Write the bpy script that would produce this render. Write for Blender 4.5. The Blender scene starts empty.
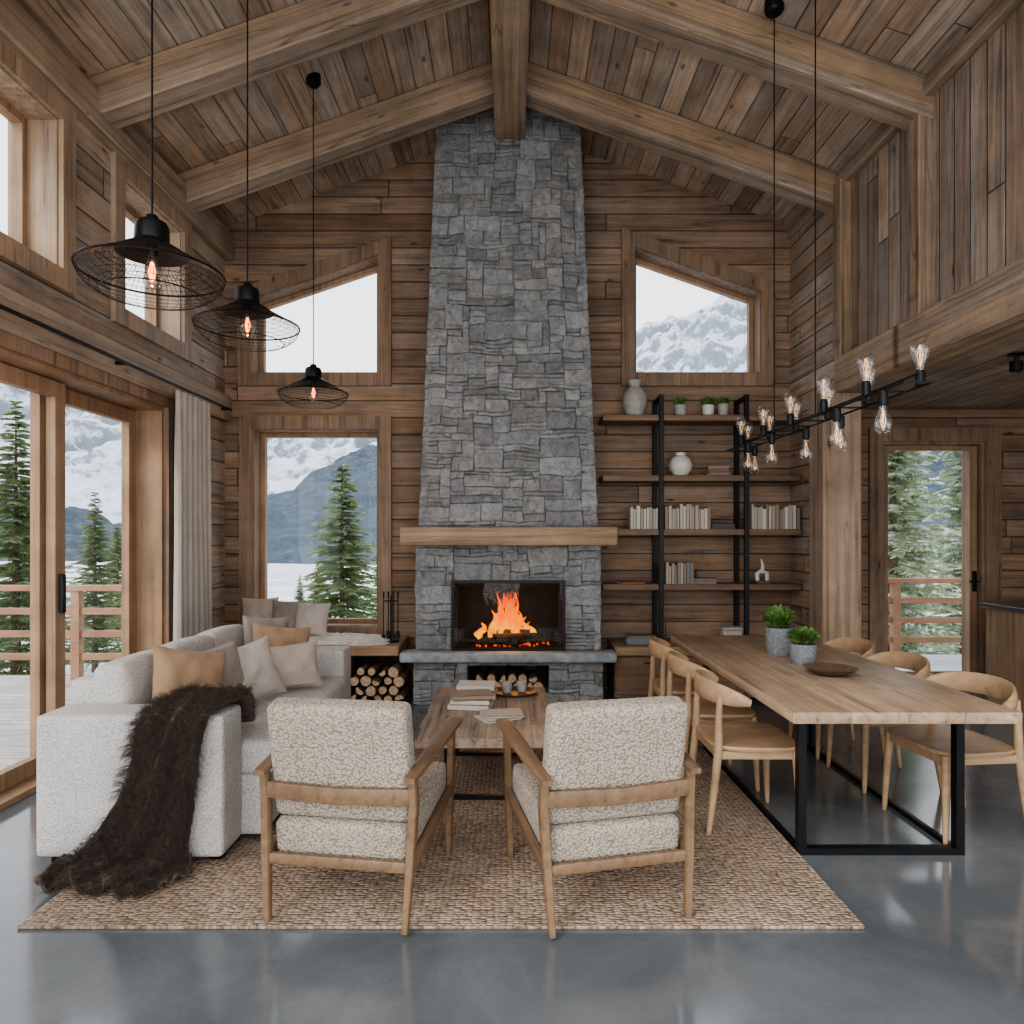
import bpy, bmesh, math, random
from math import sin, cos, pi, radians, sqrt
from mathutils import Vector, Matrix, Euler, noise, geometry
random.seed(7)
C = bpy.context.scene.collection
R = random.Random(11)

# ------------------------------------------------------------------ materials
def node(nt, typ, ins=None, **props):
    n = nt.nodes.new(typ)
    for k, v in props.items(): setattr(n, k, v)
    for k, v in (ins or {}).items():
        s = n.inputs[k]
        if isinstance(v, bpy.types.NodeSocket): nt.links.new(v, s)
        else: s.default_value = v
    return n
def mth(nt, op, a, b=0.0, c=None):
    n = nt.nodes.new('ShaderNodeMath'); n.operation = op
    for i, v in enumerate((a, b) if c is None else (a, b, c)):
        if isinstance(v, bpy.types.NodeSocket): nt.links.new(v, n.inputs[i])
        else: n.inputs[i].default_value = v
    return n.outputs[0]
def c4(c): return (c[0], c[1], c[2], 1.0)
def ramp(nt, fac, stops, interp='LINEAR'):
    n = nt.nodes.new('ShaderNodeValToRGB'); n.color_ramp.interpolation = interp
    e = n.color_ramp.elements
    while len(e) < len(stops): e.new(0.5)
    for i, (p, c) in enumerate(stops):
        e[i].position = p; e[i].color = c4(c)
    nt.links.new(fac, n.inputs[0]); return n.outputs[0]
def mixc(nt, fac, a, b, mode='MIX'):
    n = nt.nodes.new('ShaderNodeMix'); n.data_type = 'RGBA'; n.blend_type = mode
    def put(s, v):
        if isinstance(v, bpy.types.NodeSocket): nt.links.new(v, s)
        else: s.default_value = v
    put(n.inputs[0], fac)
    put(n.inputs[6], a if isinstance(a, bpy.types.NodeSocket) else c4(a))
    put(n.inputs[7], b if isinstance(b, bpy.types.NodeSocket) else c4(b))
    return n.outputs[2]
def newmat(name):
    m = bpy.data.materials.new(name); m.use_nodes = True
    nt = m.node_tree; nt.nodes.clear()
    o = nt.nodes.new('ShaderNodeOutputMaterial'); b = nt.nodes.new('ShaderNodeBsdfPrincipled')
    nt.links.new(b.outputs[0], o.inputs[0])
    return m, nt, b, o
def lk(nt, a, b): nt.links.new(a, b)
def bump(nt, b, h, strength=0.4, dist=0.01):
    n = node(nt, 'ShaderNodeBump', {'Height': h, 'Strength': strength, 'Distance': dist})
    lk(nt, n.outputs[0], b.inputs['Normal'])
def flat(name, col, rough=0.6, metal=0.0, nscale=30, var=0.15, bmp=0.0, bd=0.003, det=4):
    m, nt, b, o = newmat(name)
    tc = node(nt, 'ShaderNodeTexCoord')
    n = node(nt, 'ShaderNodeTexNoise', {'Vector': tc.outputs['Object'], 'Scale': nscale, 'Detail': det})
    d = tuple(max(0, x*(1-var)) for x in col); l = tuple(min(1, x*(1+var)) for x in col)
    lk(nt, ramp(nt, n.outputs[0], [(0.3, d), (0.7, l)]), b.inputs['Base Color'])
    b.inputs['Roughness'].default_value = rough; b.inputs['Metallic'].default_value = metal
    if bmp: bump(nt, b, n.outputs[0], bmp, bd)
    return m
def plank(name, across, along, w, L, cols, rough=0.7, seam=0.03, grain=1.0, bmp=0.5, knots=True, seamdark=0.35, gs=1.0, grey=0.0):
    m, nt, b, o = newmat(name)
    beam = w > 50
    tc = node(nt, 'ShaderNodeTexCoord')
    sp = node(nt, 'ShaderNodeSeparateXYZ', {0: tc.outputs['Object']})
    ax = {'X': sp.outputs[0], 'Y': sp.outputs[1], 'Z': sp.outputs[2]}
    third = ({'X', 'Y', 'Z'} - {across, along}).pop()
    a, l, t = ax[across], ax[along], ax[third]
    u = mth(nt, 'DIVIDE', a, w); iu = mth(nt, 'FLOOR', u); fu = mth(nt, 'FRACT', u)
    wn = node(nt, 'ShaderNodeTexWhiteNoise', {'W': iu}, noise_dimensions='1D')
    lv = mth(nt, 'ADD', mth(nt, 'DIVIDE', l, L), mth(nt, 'MULTIPLY', wn.outputs['Value'], 7.0))
    il = mth(nt, 'FLOOR', lv); fl = mth(nt, 'FRACT', lv)
    cb = node(nt, 'ShaderNodeCombineXYZ', {0: iu, 1: il, 2: 0.5})
    wn2 = node(nt, 'ShaderNodeTexWhiteNoise', {'Vector': cb.outputs[0]}, noise_dimensions='3D')
    rv = wn2.outputs['Value']
    stops = [(i/(len(cols)-1), c) for i, c in enumerate(cols)]
    base = ramp(nt, rv, stops)
    lf = .6 if beam else 1.2
    gv = node(nt, 'ShaderNodeCombineXYZ', {0: mth(nt, 'MULTIPLY', a, 24.0*gs), 1: mth(nt, 'MULTIPLY', l, lf*gs),
              2: mth(nt, 'ADD', mth(nt, 'MULTIPLY', rv, 60.0), mth(nt, 'MULTIPLY', t, 24.0*gs))})
    g = node(nt, 'ShaderNodeTexNoise', {'Vector': gv.outputs[0], 'Scale': 1.0, 'Detail': 8.0, 'Roughness': 0.68, 'Distortion': .35 if beam else 0.7})
    gm = ramp(nt, g.outputs[0], [(0.30, (1-.66*grain,)*3), (0.43, (1-.18*grain,)*3), (0.6, (1+.12*grain,)*3), (0.74, (1+.36*grain,)*3)])
    col = mixc(nt, 1.0, base, gm, 'MULTIPLY')
    p = node(nt, 'ShaderNodeTexNoise', {'Vector': tc.outputs['Object'], 'Scale': 2.3, 'Detail': 6.0, 'Roughness': .65})
    col = mixc(nt, 1.0, col, ramp(nt, p.outputs[0], [(0.3, (.70, .69, .68)), (0.7, (1.22, 1.19, 1.16))]), 'MULTIPLY')
    if grey:
        p2 = node(nt, 'ShaderNodeTexNoise', {'Vector': gv.outputs[0], 'Scale': .33, 'Detail': 4.0})
        gf = node(nt, 'ShaderNodeMapRange', {'Value': p2.outputs[0], 'From Min': .4, 'From Max': .62, 'To Min': 0.0, 'To Max': grey})
        bw = node(nt, 'ShaderNodeRGBToBW', {0: col}); cg = node(nt, 'ShaderNodeCombineColor', {0: mth(nt, 'MULTIPLY', bw.outputs[0], 1.12), 1: mth(nt, 'MULTIPLY', bw.outputs[0], 1.03), 2: mth(nt, 'MULTIPLY', bw.outputs[0], .94)})
        col = mixc(nt, gf.outputs[0], col, cg.outputs[0])
    if knots:
        kv = node(nt, 'ShaderNodeCombineXYZ', {0: mth(nt, 'MULTIPLY', a, 6.0), 1: mth(nt, 'MULTIPLY', l, 2.2), 2: mth(nt, 'MULTIPLY', rv, 31.0)})
        k = node(nt, 'ShaderNodeTexVoronoi', {'Vector': kv.outputs[0], 'Scale': 1.0})
        km = ramp(nt, k.outputs['Distance'], [(0.04, (.25, .2, .17)), (0.12, (1, 1, 1))])
        col = mixc(nt, 0.85, col, km, 'MULTIPLY')
    if not beam:
        e = mth(nt, 'MINIMUM', fu, mth(nt, 'SUBTRACT', 1.0, fu))
        e2 = mth(nt, 'MULTIPLY', mth(nt, 'MINIMUM', fl, mth(nt, 'SUBTRACT', 1.0, fl)), L/w)
        ee = mth(nt, 'MINIMUM', e, e2)
        mr = node(nt, 'ShaderNodeMapRange', {'Value': ee, 'From Min': seam*0.3, 'From Max': seam*1.3, 'To Min': seamdark, 'To Max': 1.0})
        cc = node(nt, 'ShaderNodeCombineColor', {0: mr.outputs[0], 1: mr.outputs[0], 2: mr.outputs[0]})
        col = mixc(nt, 1.0, col, cc.outputs[0], 'MULTIPLY')
        h = mth(nt, 'ADD', mth(nt, 'MULTIPLY', g.outputs[0], 0.6), mth(nt, 'MULTIPLY', mr.outputs[0], .8))
        h = mth(nt, 'ADD', h, mth(nt, 'MULTIPLY', rv, 0.4))
    else:
        h = g.outputs[0]
        if grey:
            ck = node(nt, 'ShaderNodeCombineXYZ', {0: mth(nt, 'MULTIPLY', a, 12.0), 1: mth(nt, 'MULTIPLY', l, .45), 2: mth(nt, 'MULTIPLY', t, 12.0)})
            cn = node(nt, 'ShaderNodeTexNoise', {'Vector': ck.outputs[0], 'Scale': 1.0, 'Detail': 1.0, 'Distortion': .1})
            cr_ = mth(nt, 'ABSOLUTE', mth(nt, 'SUBTRACT', cn.outputs[0], .5))
            cm = node(nt, 'ShaderNodeMapRange', {'Value': cr_, 'From Min': 0.0, 'From Max': .008, 'To Min': .5, 'To Max': 1.0})
            cc = node(nt, 'ShaderNodeCombineColor', {0: cm.outputs[0], 1: cm.outputs[0], 2: cm.outputs[0]})
            col = mixc(nt, 1.0, col, cc.outputs[0], 'MULTIPLY')
    lk(nt, col, b.inputs['Base Color']); b.inputs['Roughness'].default_value = rough
    b.inputs['Specular IOR Level'].default_value = 0.3
    bump(nt, b, h, bmp, 0.012)
    return m
def wood(name, axis, c1, c2, rough=0.55, gs=1.0, grain=0.7, knots=False, bmp=0.25, grey=0.0):
    other = {'X': 'Z', 'Y': 'X', 'Z': 'X'}[axis]
    return plank(name, other, axis, 1000.0, 1000.0, [c1, c2], rough=rough, grain=grain, knots=knots, bmp=bmp, gs=gs, grey=grey)
def fabric(name, c1, c2, scale=90, bmp=0.6, bd=0.006, kind='voronoi', rough=0.95):
    m, nt, b, o = newmat(name)
    tc = node(nt, 'ShaderNodeTexCoord')
    if kind == 'voronoi':
        v = node(nt, 'ShaderNodeTexVoronoi', {'Vector': tc.outputs['Object'], 'Scale': scale})
        f = v.outputs['Distance']; f = mth(nt, 'SUBTRACT', 1.0, f)
        st = [(0.25, c2), (0.75, c1)]
    else:
        v = node(nt, 'ShaderNodeTexNoise', {'Vector': tc.outputs['Object'], 'Scale': scale, 'Detail': 5.0, 'Roughness': .7})
        f = v.outputs[0]; st = [(0.35, c2), (0.65, c1)]
    n2 = node(nt, 'ShaderNodeTexNoise', {'Vector': tc.outputs['Object'], 'Scale': 5.0, 'Detail': 3.0})
    col = mixc(nt, 1.0, ramp(nt, f, st), ramp(nt, n2.outputs[0], [(0.3, (.9,)*3), (.7, (1.05,)*3)]), 'MULTIPLY')
    lk(nt, col, b.inputs['Base Color']); b.inputs['Roughness'].default_value = rough
    b.inputs['Sheen Weight'].default_value = 0.1; b.inputs['Specular IOR Level'].default_value = 0.15
    bump(nt, b, f, bmp, bd)
    return m
def emis(name, col, s):
    m, nt, b, o = newmat(name)
    b.inputs['Base Color'].default_value = c4(col)
    b.inputs['Emission Color'].default_value = c4(col); b.inputs['Emission Strength'].default_value = s
    return m
def glassmat(name, refl=0.08, tint=(1, 1, 1), facing=0.35):
    m, nt, b, o = newmat(name); nt.nodes.remove(b)
    t = node(nt, 'ShaderNodeBsdfTransparent', {0: c4(tint)})
    g = node(nt, 'ShaderNodeBsdfGlossy', {0: c4((1, 1, 1)), 'Roughness': 0.02})
    lw = node(nt, 'ShaderNodeLayerWeight', {0: facing})
    f = mth(nt, 'MINIMUM', mth(nt, 'ADD', mth(nt, 'MULTIPLY', lw.outputs['Facing'], refl*2.0), refl*0.3), 0.6)
    mx = node(nt, 'ShaderNodeMixShader', {0: f, 1: t.outputs[0], 2: g.outputs[0]})
    lk(nt, mx.outputs[0], o.inputs[0]); return m

M = {}
M['back'] = plank('back_wall_planks', 'Z', 'X', 0.165, 3.4, [(.19, .118, .072), (.28, .182, .115), (.22, .143, .092), (.33, .22, .143), (.20, .13, .084)], seam=.035, bmp=1.0, grey=.4)
M['left'] = plank('left_wall_planks', 'Z', 'Y', 0.2, 4.0, [(.31, .228, .163), (.42, .32, .238), (.34, .262, .197), (.45, .34, .25)], seam=.035, bmp=1.0, grey=.65)
M['right'] = plank('right_wall_planks', 'Z', 'Y', 0.165, 2.2, [(.28, .2, .137), (.39, .287, .203), (.32, .232, .163)], seam=.045, bmp=1.0, grey=.55)
M['vert'] = plank('vertical_planks', 'Y', 'Z', 0.15, 3.5, [(.26, .195, .146), (.38, .287, .213), (.29, .227, .172), (.45, .345, .26)], seam=.04, bmp=.9, grey=.65)
M['ceil'] = plank('ceiling_planks', 'X', 'Y', 0.155, 3.4, [(.31, .22, .152), (.50, .365, .255), (.35, .275, .213), (.57, .41, .28), (.39, .305, .232), (.33, .235, .163), (.52, .40, .3)], seam=.03, bmp=.9, grey=.6, seamdark=.45)
M['soffit'] = plank('soffit_planks', 'X', 'Y', 0.16, 3.2, [(.28, .2, .137), (.37, .272, .19)], seam=.04, grey=.45)
M['beamX'] = wood('beam_wood_x', 'X', (.30, .21, .135), (.36, .255, .17), rough=.78, knots=True, grain=1.0, bmp=.6, gs=1.0, grey=.45)
M['beamY'] = wood('beam_wood_y', 'Y', (.31, .222, .148), (.37, .27, .185), rough=.78, knots=True, grain=1.0, bmp=.6, gs=1.0, grey=.45)
M['beamZ'] = wood('post_wood_z', 'Z', (.29, .203, .134), (.35, .25, .17), rough=.78, knots=True, grain=1.0, bmp=.6, gs=1.0, grey=.45)
M['trimX'] = wood('trim_wood_x', 'X', (.23, .15, .095), (.29, .195, .125), knots=True, grain=.95, grey=.3)
M['trimZ'] = wood('trim_wood_z', 'Z', (.23, .15, .092), (.29, .19, .12), knots=True, grain=.95, grey=.3, bmp=.35)
M['trimY'] = wood('trim_wood_y', 'Y', (.32, .235, .163), (.38, .285, .2), knots=True, grain=.95, grey=.5, bmp=.4)
M['jambZ'] = wood('pale_jamb_wood', 'Z', (.33, .232, .152), (.39, .28, .19), grain=.8, grey=.3, bmp=.2)
M['frame'] = wood('window_frame_wood', 'Z', (.28, .182, .112), (.34, .225, .142), grain=.7)
M['shelf'] = wood('shelf_wood', 'X', (.17, .108, .066), (.23, .152, .097), grain=.9)
M['mantel'] = wood('mantel_oak', 'X', (.29, .188, .11), (.35, .232, .14), grain=1.0, knots=True, grey=.2)
M['tabletop'] = plank('table_oak', 'X', 'Y', 0.24, 9.0, [(.28, .198, .134), (.36, .262, .182), (.31, .222, .152)], rough=.38, seam=.006, seamdark=.6, grain=1.0, bmp=.2, knots=True)
M['coffee'] = plank('coffee_oak', 'X', 'Y', 0.25, 9.0, [(.28, .215, .162), (.36, .285, .22)], rough=.6, seam=.008, seamdark=.5, grain=1.15, bmp=.35)
M['chairoak'] = wood('chair_oak', 'Y', (.36, .243, .148), (.43, .3, .188), rough=.4, gs=.8, grain=.5, bmp=.06)
M['armoak'] = wood('armchair_oak', 'Y', (.17, .108, .064), (.23, .152, .093), rough=.45, gs=1.0, grain=.75, bmp=.08)
M['black'] = flat('black_metal', (.012, .012, .013), .42, .6, var=.2)
M['firebox'] = flat('soot_black', (.012, .011, .01), .85, var=.4, nscale=12)
M['glass'] = glassmat('window_glass', .03)
M['bulbglass'] = glassmat('bulb_glass', .22, (.95, .95, .95))
M['fireglass'] = glassmat('fire_glass', .015)
M['fil_off'] = emis('filament_dim', (1, .55, .22), .18)
M['fil_on'] = emis('filament_glow', (1, .24, .02), 6.0)
M['boucle'] = fabric('boucle_fabric', (.45, .385, .315), (.235, .195, .155), 100, 1.0, .006)
M['sofa'] = fabric('sofa_linen', (.60, .58, .555), (.40, .385, .365), 130, .9, .005)
M['tan'] = fabric('tan_fabric', (.38, .255, .165), (.29, .195, .125), 160, .4, .003, 'noise')
M['cgrey'] = fabric('warm_grey_fabric', (.32, .28, .24), (.24, .21, .18), 160, .4, .003, 'noise')
M['cwhite'] = fabric('offwhite_fabric', (.46, .415, .365), (.37, .33, .29), 160, .4, .003, 'noise')
M['cbeige'] = fabric('beige_fabric', (.44, .375, .31), (.36, .305, .25), 160, .4, .003, 'noise')
M['curtain'] = fabric('curtain_linen', (.42, .38, .338), (.35, .315, .28), 200, .3, .002, 'noise')
M['fur'] = fabric('brown_fur', (.15, .107, .082), (.05, .034, .026), 60, 1.0, .018, 'noise')
M['wfur'] = fabric('cream_fur', (.7, .66, .6), (.45, .41, .36), 30, 1.0, .02, 'noise')
M['slab'] = flat('hearth_slate', (.28, .30, .31), .6, nscale=14, var=.3, bmp=.4, bd=.01, det=8)
M['ceramic'] = flat('white_ceramic', (.55, .52, .47), .45, var=.06)
M['greyceramic'] = flat('grey_stoneware', (.31, .29, .265), .6, var=.2, bmp=.2)
M['concretepot'] = flat('concrete_pot', (.16, .17, .18), .85, nscale=60, var=.3, bmp=.3)
M['leaf'] = flat('green_leaf', (.1, .2, .045), .55, var=.5, nscale=25)
M['bowl'] = flat('dark_wood_bowl', (.10, .065, .042), .5, var=.3, nscale=15)
M['paper'] = flat('paper_pages', (.54, .5, .43), .9, var=.08, nscale=90)
M['bark'] = flat('bark', (.17, .115, .075), .9, nscale=22, var=.5, bmp=.9, bd=.01)
M['logend'] = flat('cut_wood', (.40, .28, .175), .8, nscale=35, var=.4)
M['char'] = flat('charred_wood', (.03, .02, .015), .95, nscale=22, var=.6, bmp=.9, bd=.01)
M['deck'] = plank('deck_boards', 'Y', 'X', 0.14, 4, [(.42, .41, .4), (.52, .51, .5)], rough=.5, seam=.04, knots=False)
M['rail'] = wood('railing_wood', 'X', (.32, .18, .115), (.39, .23, .15), grain=.4)
M['counter'] = flat('dark_worktop', (.06, .055, .05), .4, var=.2)
M['cab'] = wood('cabinet_wood', 'Z', (.27, .175, .105), (.34, .23, .14), grain=.8)
covers = []
for i, c in enumerate([(.44, .38, .31), (.51, .46, .39), (.34, .28, .22), (.26, .2, .155), (.54, .5, .45), (.2, .16, .13), (.38, .33, .27), (.08, .08, .085), (.16, .19, .23), (.26, .1, .06)]):
    covers.append(flat('book_cover_%s' % i, c, .7, var=.06))

m, nt, b, o = newmat('chimney_stone')
at = node(nt, 'ShaderNodeAttribute', attribute_name='Col')
tc = node(nt, 'ShaderNodeTexCoord')
n1 = node(nt, 'ShaderNodeTexNoise', {'Vector': tc.outputs['Object'], 'Scale': 15.0, 'Detail': 10.0, 'Roughness': .76, 'Distortion': .8})
n2 = node(nt, 'ShaderNodeTexNoise', {'Vector': tc.outputs['Object'], 'Scale': 4.5, 'Detail': 4.0})
cc = mixc(nt, .25, at.outputs['Color'], ramp(nt, n2.outputs[0], [(0.35, (.165, .172, .175)), (.65, (.41, .41, .395))]))
cc = mixc(nt, 1.0, cc, ramp(nt, n1.outputs[0], [(0.3, (.45, .455, .46)), (.48, (.93, .935, .935)), (.72, (1.55, 1.54, 1.51))]), 'MULTIPLY')
lk(nt, cc, b.inputs['Base Color']); b.inputs['Roughness'].default_value = .85
bump(nt, b, n1.outputs[0], 1.0, .045); M['stone'] = m
M['mortar'] = flat('dark_mortar', (.12, .122, .122), .95, var=.3, bmp=.3)

m, nt, b, o = newmat('polished_concrete')
tc = node(nt, 'ShaderNodeTexCoord')
n1 = node(nt, 'ShaderNodeTexNoise', {'Vector': tc.outputs['Object'], 'Scale': 1.4, 'Detail': 10.0, 'Roughness': .66, 'Distortion': .6})
n2 = node(nt, 'ShaderNodeTexNoise', {'Vector': tc.outputs['Object'], 'Scale': 60.0, 'Detail': 4.0})
cc = ramp(nt, n1.outputs[0], [(0.32, (.090, .100, .109)), (.5, (.116, .128, .138)), (.68, (.152, .164, .173))])
cc = mixc(nt, 1.0, cc, ramp(nt, n2.outputs[0], [(0.3, (.95,)*3), (.7, (1.05,)*3)]), 'MULTIPLY')
lk(nt, cc, b.inputs['Base Color'])
rr = node(nt, 'ShaderNodeMapRange', {'Value': n1.outputs[0], 'From Min': .3, 'From Max': .7, 'To Min': .07, 'To Max': .18})
lk(nt, rr.outputs[0], b.inputs['Roughness']); b.inputs['Specular IOR Level'].default_value = .8
M['floor'] = m

m, nt, b, o = newmat('jute_rug')
tc = node(nt, 'ShaderNodeTexCoord')
nd = node(nt, 'ShaderNodeTexNoise', {'Vector': tc.outputs['Object'], 'Scale': 9.0, 'Detail': 2.0})
dv = node(nt, 'ShaderNodeVectorMath', {0: nd.outputs['Color'], 1: (.014, .010, 0)}, operation='MULTIPLY')
av = node(nt, 'ShaderNodeVectorMath', {0: tc.outputs['Object'], 1: dv.outputs[0]}, operation='ADD')
sv = node(nt, 'ShaderNodeVectorMath', {0: av.outputs[0], 1: (38.0, 62.0, 0.0)}, operation='MULTIPLY')
vo = node(nt, 'ShaderNodeTexVoronoi', {'Vector': sv.outputs[0], 'Scale': 1.0, 'Randomness': .5}, voronoi_dimensions='2D')
n1 = node(nt, 'ShaderNodeTexNoise', {'Vector': tc.outputs['Object'], 'Scale': 170.0, 'Detail': 4.0})
n3 = node(nt, 'ShaderNodeTexNoise', {'Vector': tc.outputs['Object'], 'Scale': 3.0, 'Detail': 5.0})
rc = node(nt, 'ShaderNodeRGBToBW', {0: vo.outputs['Color']})
cc = ramp(nt, rc.outputs[0], [(0.15, (.28, .205, .147)), (.5, (.35, .263, .195)), (.85, (.43, .333, .255))])
cc = mixc(nt, 1.0, cc, ramp(nt, vo.outputs['Distance'], [(0.3, (1.05,)*3), (.75, (.42, .39, .37))]), 'MULTIPLY')
cc = mixc(nt, 1.0, cc, ramp(nt, n1.outputs[0], [(0.3, (.72,)*3), (.7, (1.2,)*3)]), 'MULTIPLY')
cc = mixc(nt, 1.0, cc, ramp(nt, n3.outputs[0], [(0.3, (.82, .8, .78)), (.7, (1.12,)*3)]), 'MULTIPLY')
lk(nt, cc, b.inputs['Base Color']); b.inputs['Roughness'].default_value = .95
hh = mth(nt, 'ADD', mth(nt, 'SUBTRACT', 1.0, vo.outputs['Distance']), mth(nt, 'MULTIPLY', n1.outputs[0], .3))
bump(nt, b, hh, 1.0, .013); M['rug'] = m

def foliage(name, c1, c2, snow):
    m, nt, b, o = newmat(name)
    tc = node(nt, 'ShaderNodeTexCoord')
    n1 = node(nt, 'ShaderNodeTexNoise', {'Vector': tc.outputs['Object'], 'Scale': 6.0, 'Detail': 3.0})
    cc = ramp(nt, n1.outputs[0], [(0.35, c1), (.55, c2)] + ([(.64, (.62, .66, .68))] if snow else []))
    lk(nt, cc, b.inputs['Base Color']); b.inputs['Roughness'].default_value = .8
    return m
M['needle'] = foliage('conifer_needles', (.085, .125, .065), (.2, .26, .12), False)
M['needlesnow'] = foliage('conifer_needles_frosted', (.17, .22, .13), (.33, .39, .25), True)
M['trunk'] = flat('tree_trunk', (.09, .06, .045), .9, var=.4)
m, nt, b, o = newmat('hazed_snowy_rock')
tc = node(nt, 'ShaderNodeTexCoord'); ge = node(nt, 'ShaderNodeNewGeometry')
sn = node(nt, 'ShaderNodeSeparateXYZ', {0: ge.outputs['Normal']})
n1 = node(nt, 'ShaderNodeTexNoise', {'Vector': tc.outputs['Object'], 'Scale': .16, 'Detail': 12.0, 'Roughness': .8})
f = mth(nt, 'ADD', sn.outputs[2], mth(nt, 'MULTIPLY', mth(nt, 'SUBTRACT', n1.outputs[0], .5), 1.6))
cc = ramp(nt, f, [(0.60, (.17, .2, .24)), (.78, (.52, .57, .64))])  # bluish distance haze mixed into the rock and snow colours
lk(nt, cc, b.inputs['Base Color']); b.inputs['Roughness'].default_value = .9; M['snowrock'] = m
m, nt, b, o = newmat('hazed_forest_slope')
tc = node(nt, 'ShaderNodeTexCoord')
n1 = node(nt, 'ShaderNodeTexNoise', {'Vector': tc.outputs['Object'], 'Scale': .3, 'Detail': 12.0, 'Roughness': .85})
cc = ramp(nt, n1.outputs[0], [(0.4, (.03, .045, .062)), (.56, (.06, .085, .115)), (.72, (.15, .19, .24))])  # blue of the distant air put straight into the forest colour
lk(nt, cc, b.inputs['Base Color']); b.inputs['Roughness'].default_value = .95; M['forest'] = m
M['snow'] = flat('snow_ground', (.55, .58, .61), .9, nscale=.4, var=.25)

# ------------------------------------------------------------------ mesh builder
class MB:
    def __init__(s): s.bm = bmesh.new()
    def _merge(s, t, mat=None, mi=0):
        if mat is not None: t.transform(mat)
        for f in t.faces: f.material_index = mi
        me = bpy.data.meshes.new('tmp'); t.to_mesh(me); t.free()
        s.bm.from_mesh(me); bpy.data.meshes.remove(me)
    def box(s, a, b_, bev=0, seg=1, mi=0, rot=None, piv=None):
        a = Vector(a); b_ = Vector(b_); c = (a+b_)/2; d = b_-a
        t = bmesh.new(); bmesh.ops.create_cube(t, size=1)
        t.transform(Matrix.Diagonal((abs(d.x), abs(d.y), abs(d.z), 1)))
        if bev: bmesh.ops.bevel(t, geom=t.edges[:], offset=bev, segments=seg, profile=.5, affect='EDGES')
        mt = Matrix.Translation(c)
        if rot is not None:
            p = Vector(piv) if piv is not None else c
            mt = Matrix.Translation(p) @ Euler(rot).to_matrix().to_4x4() @ Matrix.Translation(c-p)
        s._merge(t, mt, mi); return s
    def soft(s, a, b_, r=.05, puff=.02, mi=0, rot=None, piv=None, n=8):
        a = Vector(a); b_ = Vector(b_); c = (a+b_)/2; h = (b_-a)/2
        t = bmesh.new(); bmesh.ops.create_cube(t, size=2)
        bmesh.ops.subdivide_edges(t, edges=t.edges[:], cuts=n*2-1, use_grid_fill=True)
        for v in t.verts:
            q = v.co.copy()
            q = Vector([math.copysign(1-(1-abs(x))**2.2, x) if abs(x) < 1 else x for x in q])
            p = Vector((q.x*h.x, q.y*h.y, q.z*h.z))
            ii = Vector([max(-h[i]+r, min(h[i]-r, p[i])) for i in range(3)])
            d = p-ii
            if d.length > 1e-6: p = ii+d.normalized()*r
            for i in range(3):
                j, k = (i+1) % 3, (i+2) % 3
                w = (1-min(1, abs(p[j]/h[j]))**3)*(1-min(1, abs(p[k]/h[k]))**3)
                if abs(q[i]) > .55: p[i] += math.copysign(puff*w, p[i])
            v.co = p
        mt = Matrix.Translation(c)
        if rot is not None:
            p = Vector(piv) if piv is not None else c
            mt = Matrix.Translation(p) @ Euler(rot).to_matrix().to_4x4() @ Matrix.Translation(c-p)
        s._merge(t, mt, mi); return s
    def tube(s, pts, rad, seg=8, up=(0, 0, 1), cap=True, mi=0, closed=False, rect=False):
        bm = s.bm; pts = [Vector(p) for p in pts]; n = len(pts); up = Vector(up)
        rings = []
        for i, p in enumerate(pts):
            if closed: t = pts[(i+1) % n]-pts[i-1]
            else: t = pts[min(i+1, n-1)]-pts[max(i-1, 0)]
            t.normalize(); sd = t.cross(up)
            if sd.length < 1e-4: sd = t.cross(Vector((0, 1, 0)))
            if sd.length < 1e-4: sd = t.cross(Vector((1, 0, 0)))
            sd.normalize(); u2 = sd.cross(t)
            r = rad[i] if isinstance(rad, list) else rad
            rx, ry = r if isinstance(r, tuple) else (r, r)
            ring = []
            if rect:
                k = .75
                sec = [(1, k), (k, 1), (-k, 1), (-1, k), (-1, -k), (-k, -1), (k, -1), (1, -k)]
                for (ca, sa) in sec: ring.append(bm.verts.new(p+sd*(ca*rx)+u2*(sa*ry)))
            else:
                for k in range(seg):
                    a = 2*pi*k/seg; ring.append(bm.verts.new(p+sd*(cos(a)*rx)+u2*(sin(a)*ry)))
            rings.append(ring)
        ns = len(rings[0])
        for i in range(n if closed else n-1):
            A, B = rings[i], rings[(i+1) % n]
            for k in range(ns):
                f = bm.faces.new((A[k], A[(k+1) % ns], B[(k+1) % ns], B[k])); f.material_index = mi
        if cap and not closed:
            f = bm.faces.new(rings[0][::-1]); f.material_index = mi
            f = bm.faces.new(rings[-1]); f.material_index = mi
        return s
    def lathe(s, prof, c=(0, 0, 0), seg=24, mi=0):
        bm = s.bm; c = Vector(c); rings = []
        for (r, z) in prof:
            if r < 1e-5: rings.append([bm.verts.new(c+Vector((0, 0, z)))])
            else: rings.append([bm.verts.new(c+Vector((r*cos(2*pi*k/seg), r*sin(2*pi*k/seg), z))) for k in range(seg)])
        for A, B in zip(rings, rings[1:]):
            for k in range(seg):
                k2 = (k+1) % seg
                if len(A) == 1 and len(B) == 1: continue
                if len(A) == 1: f = bm.faces.new((A[0], B[k2], B[k]))
                elif len(B) == 1: f = bm.faces.new((A[k], A[k2], B[0]))
                else: f = bm.faces.new((A[k], A[k2], B[k2], B[k]))
                f.material_index = mi
        return s
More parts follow.
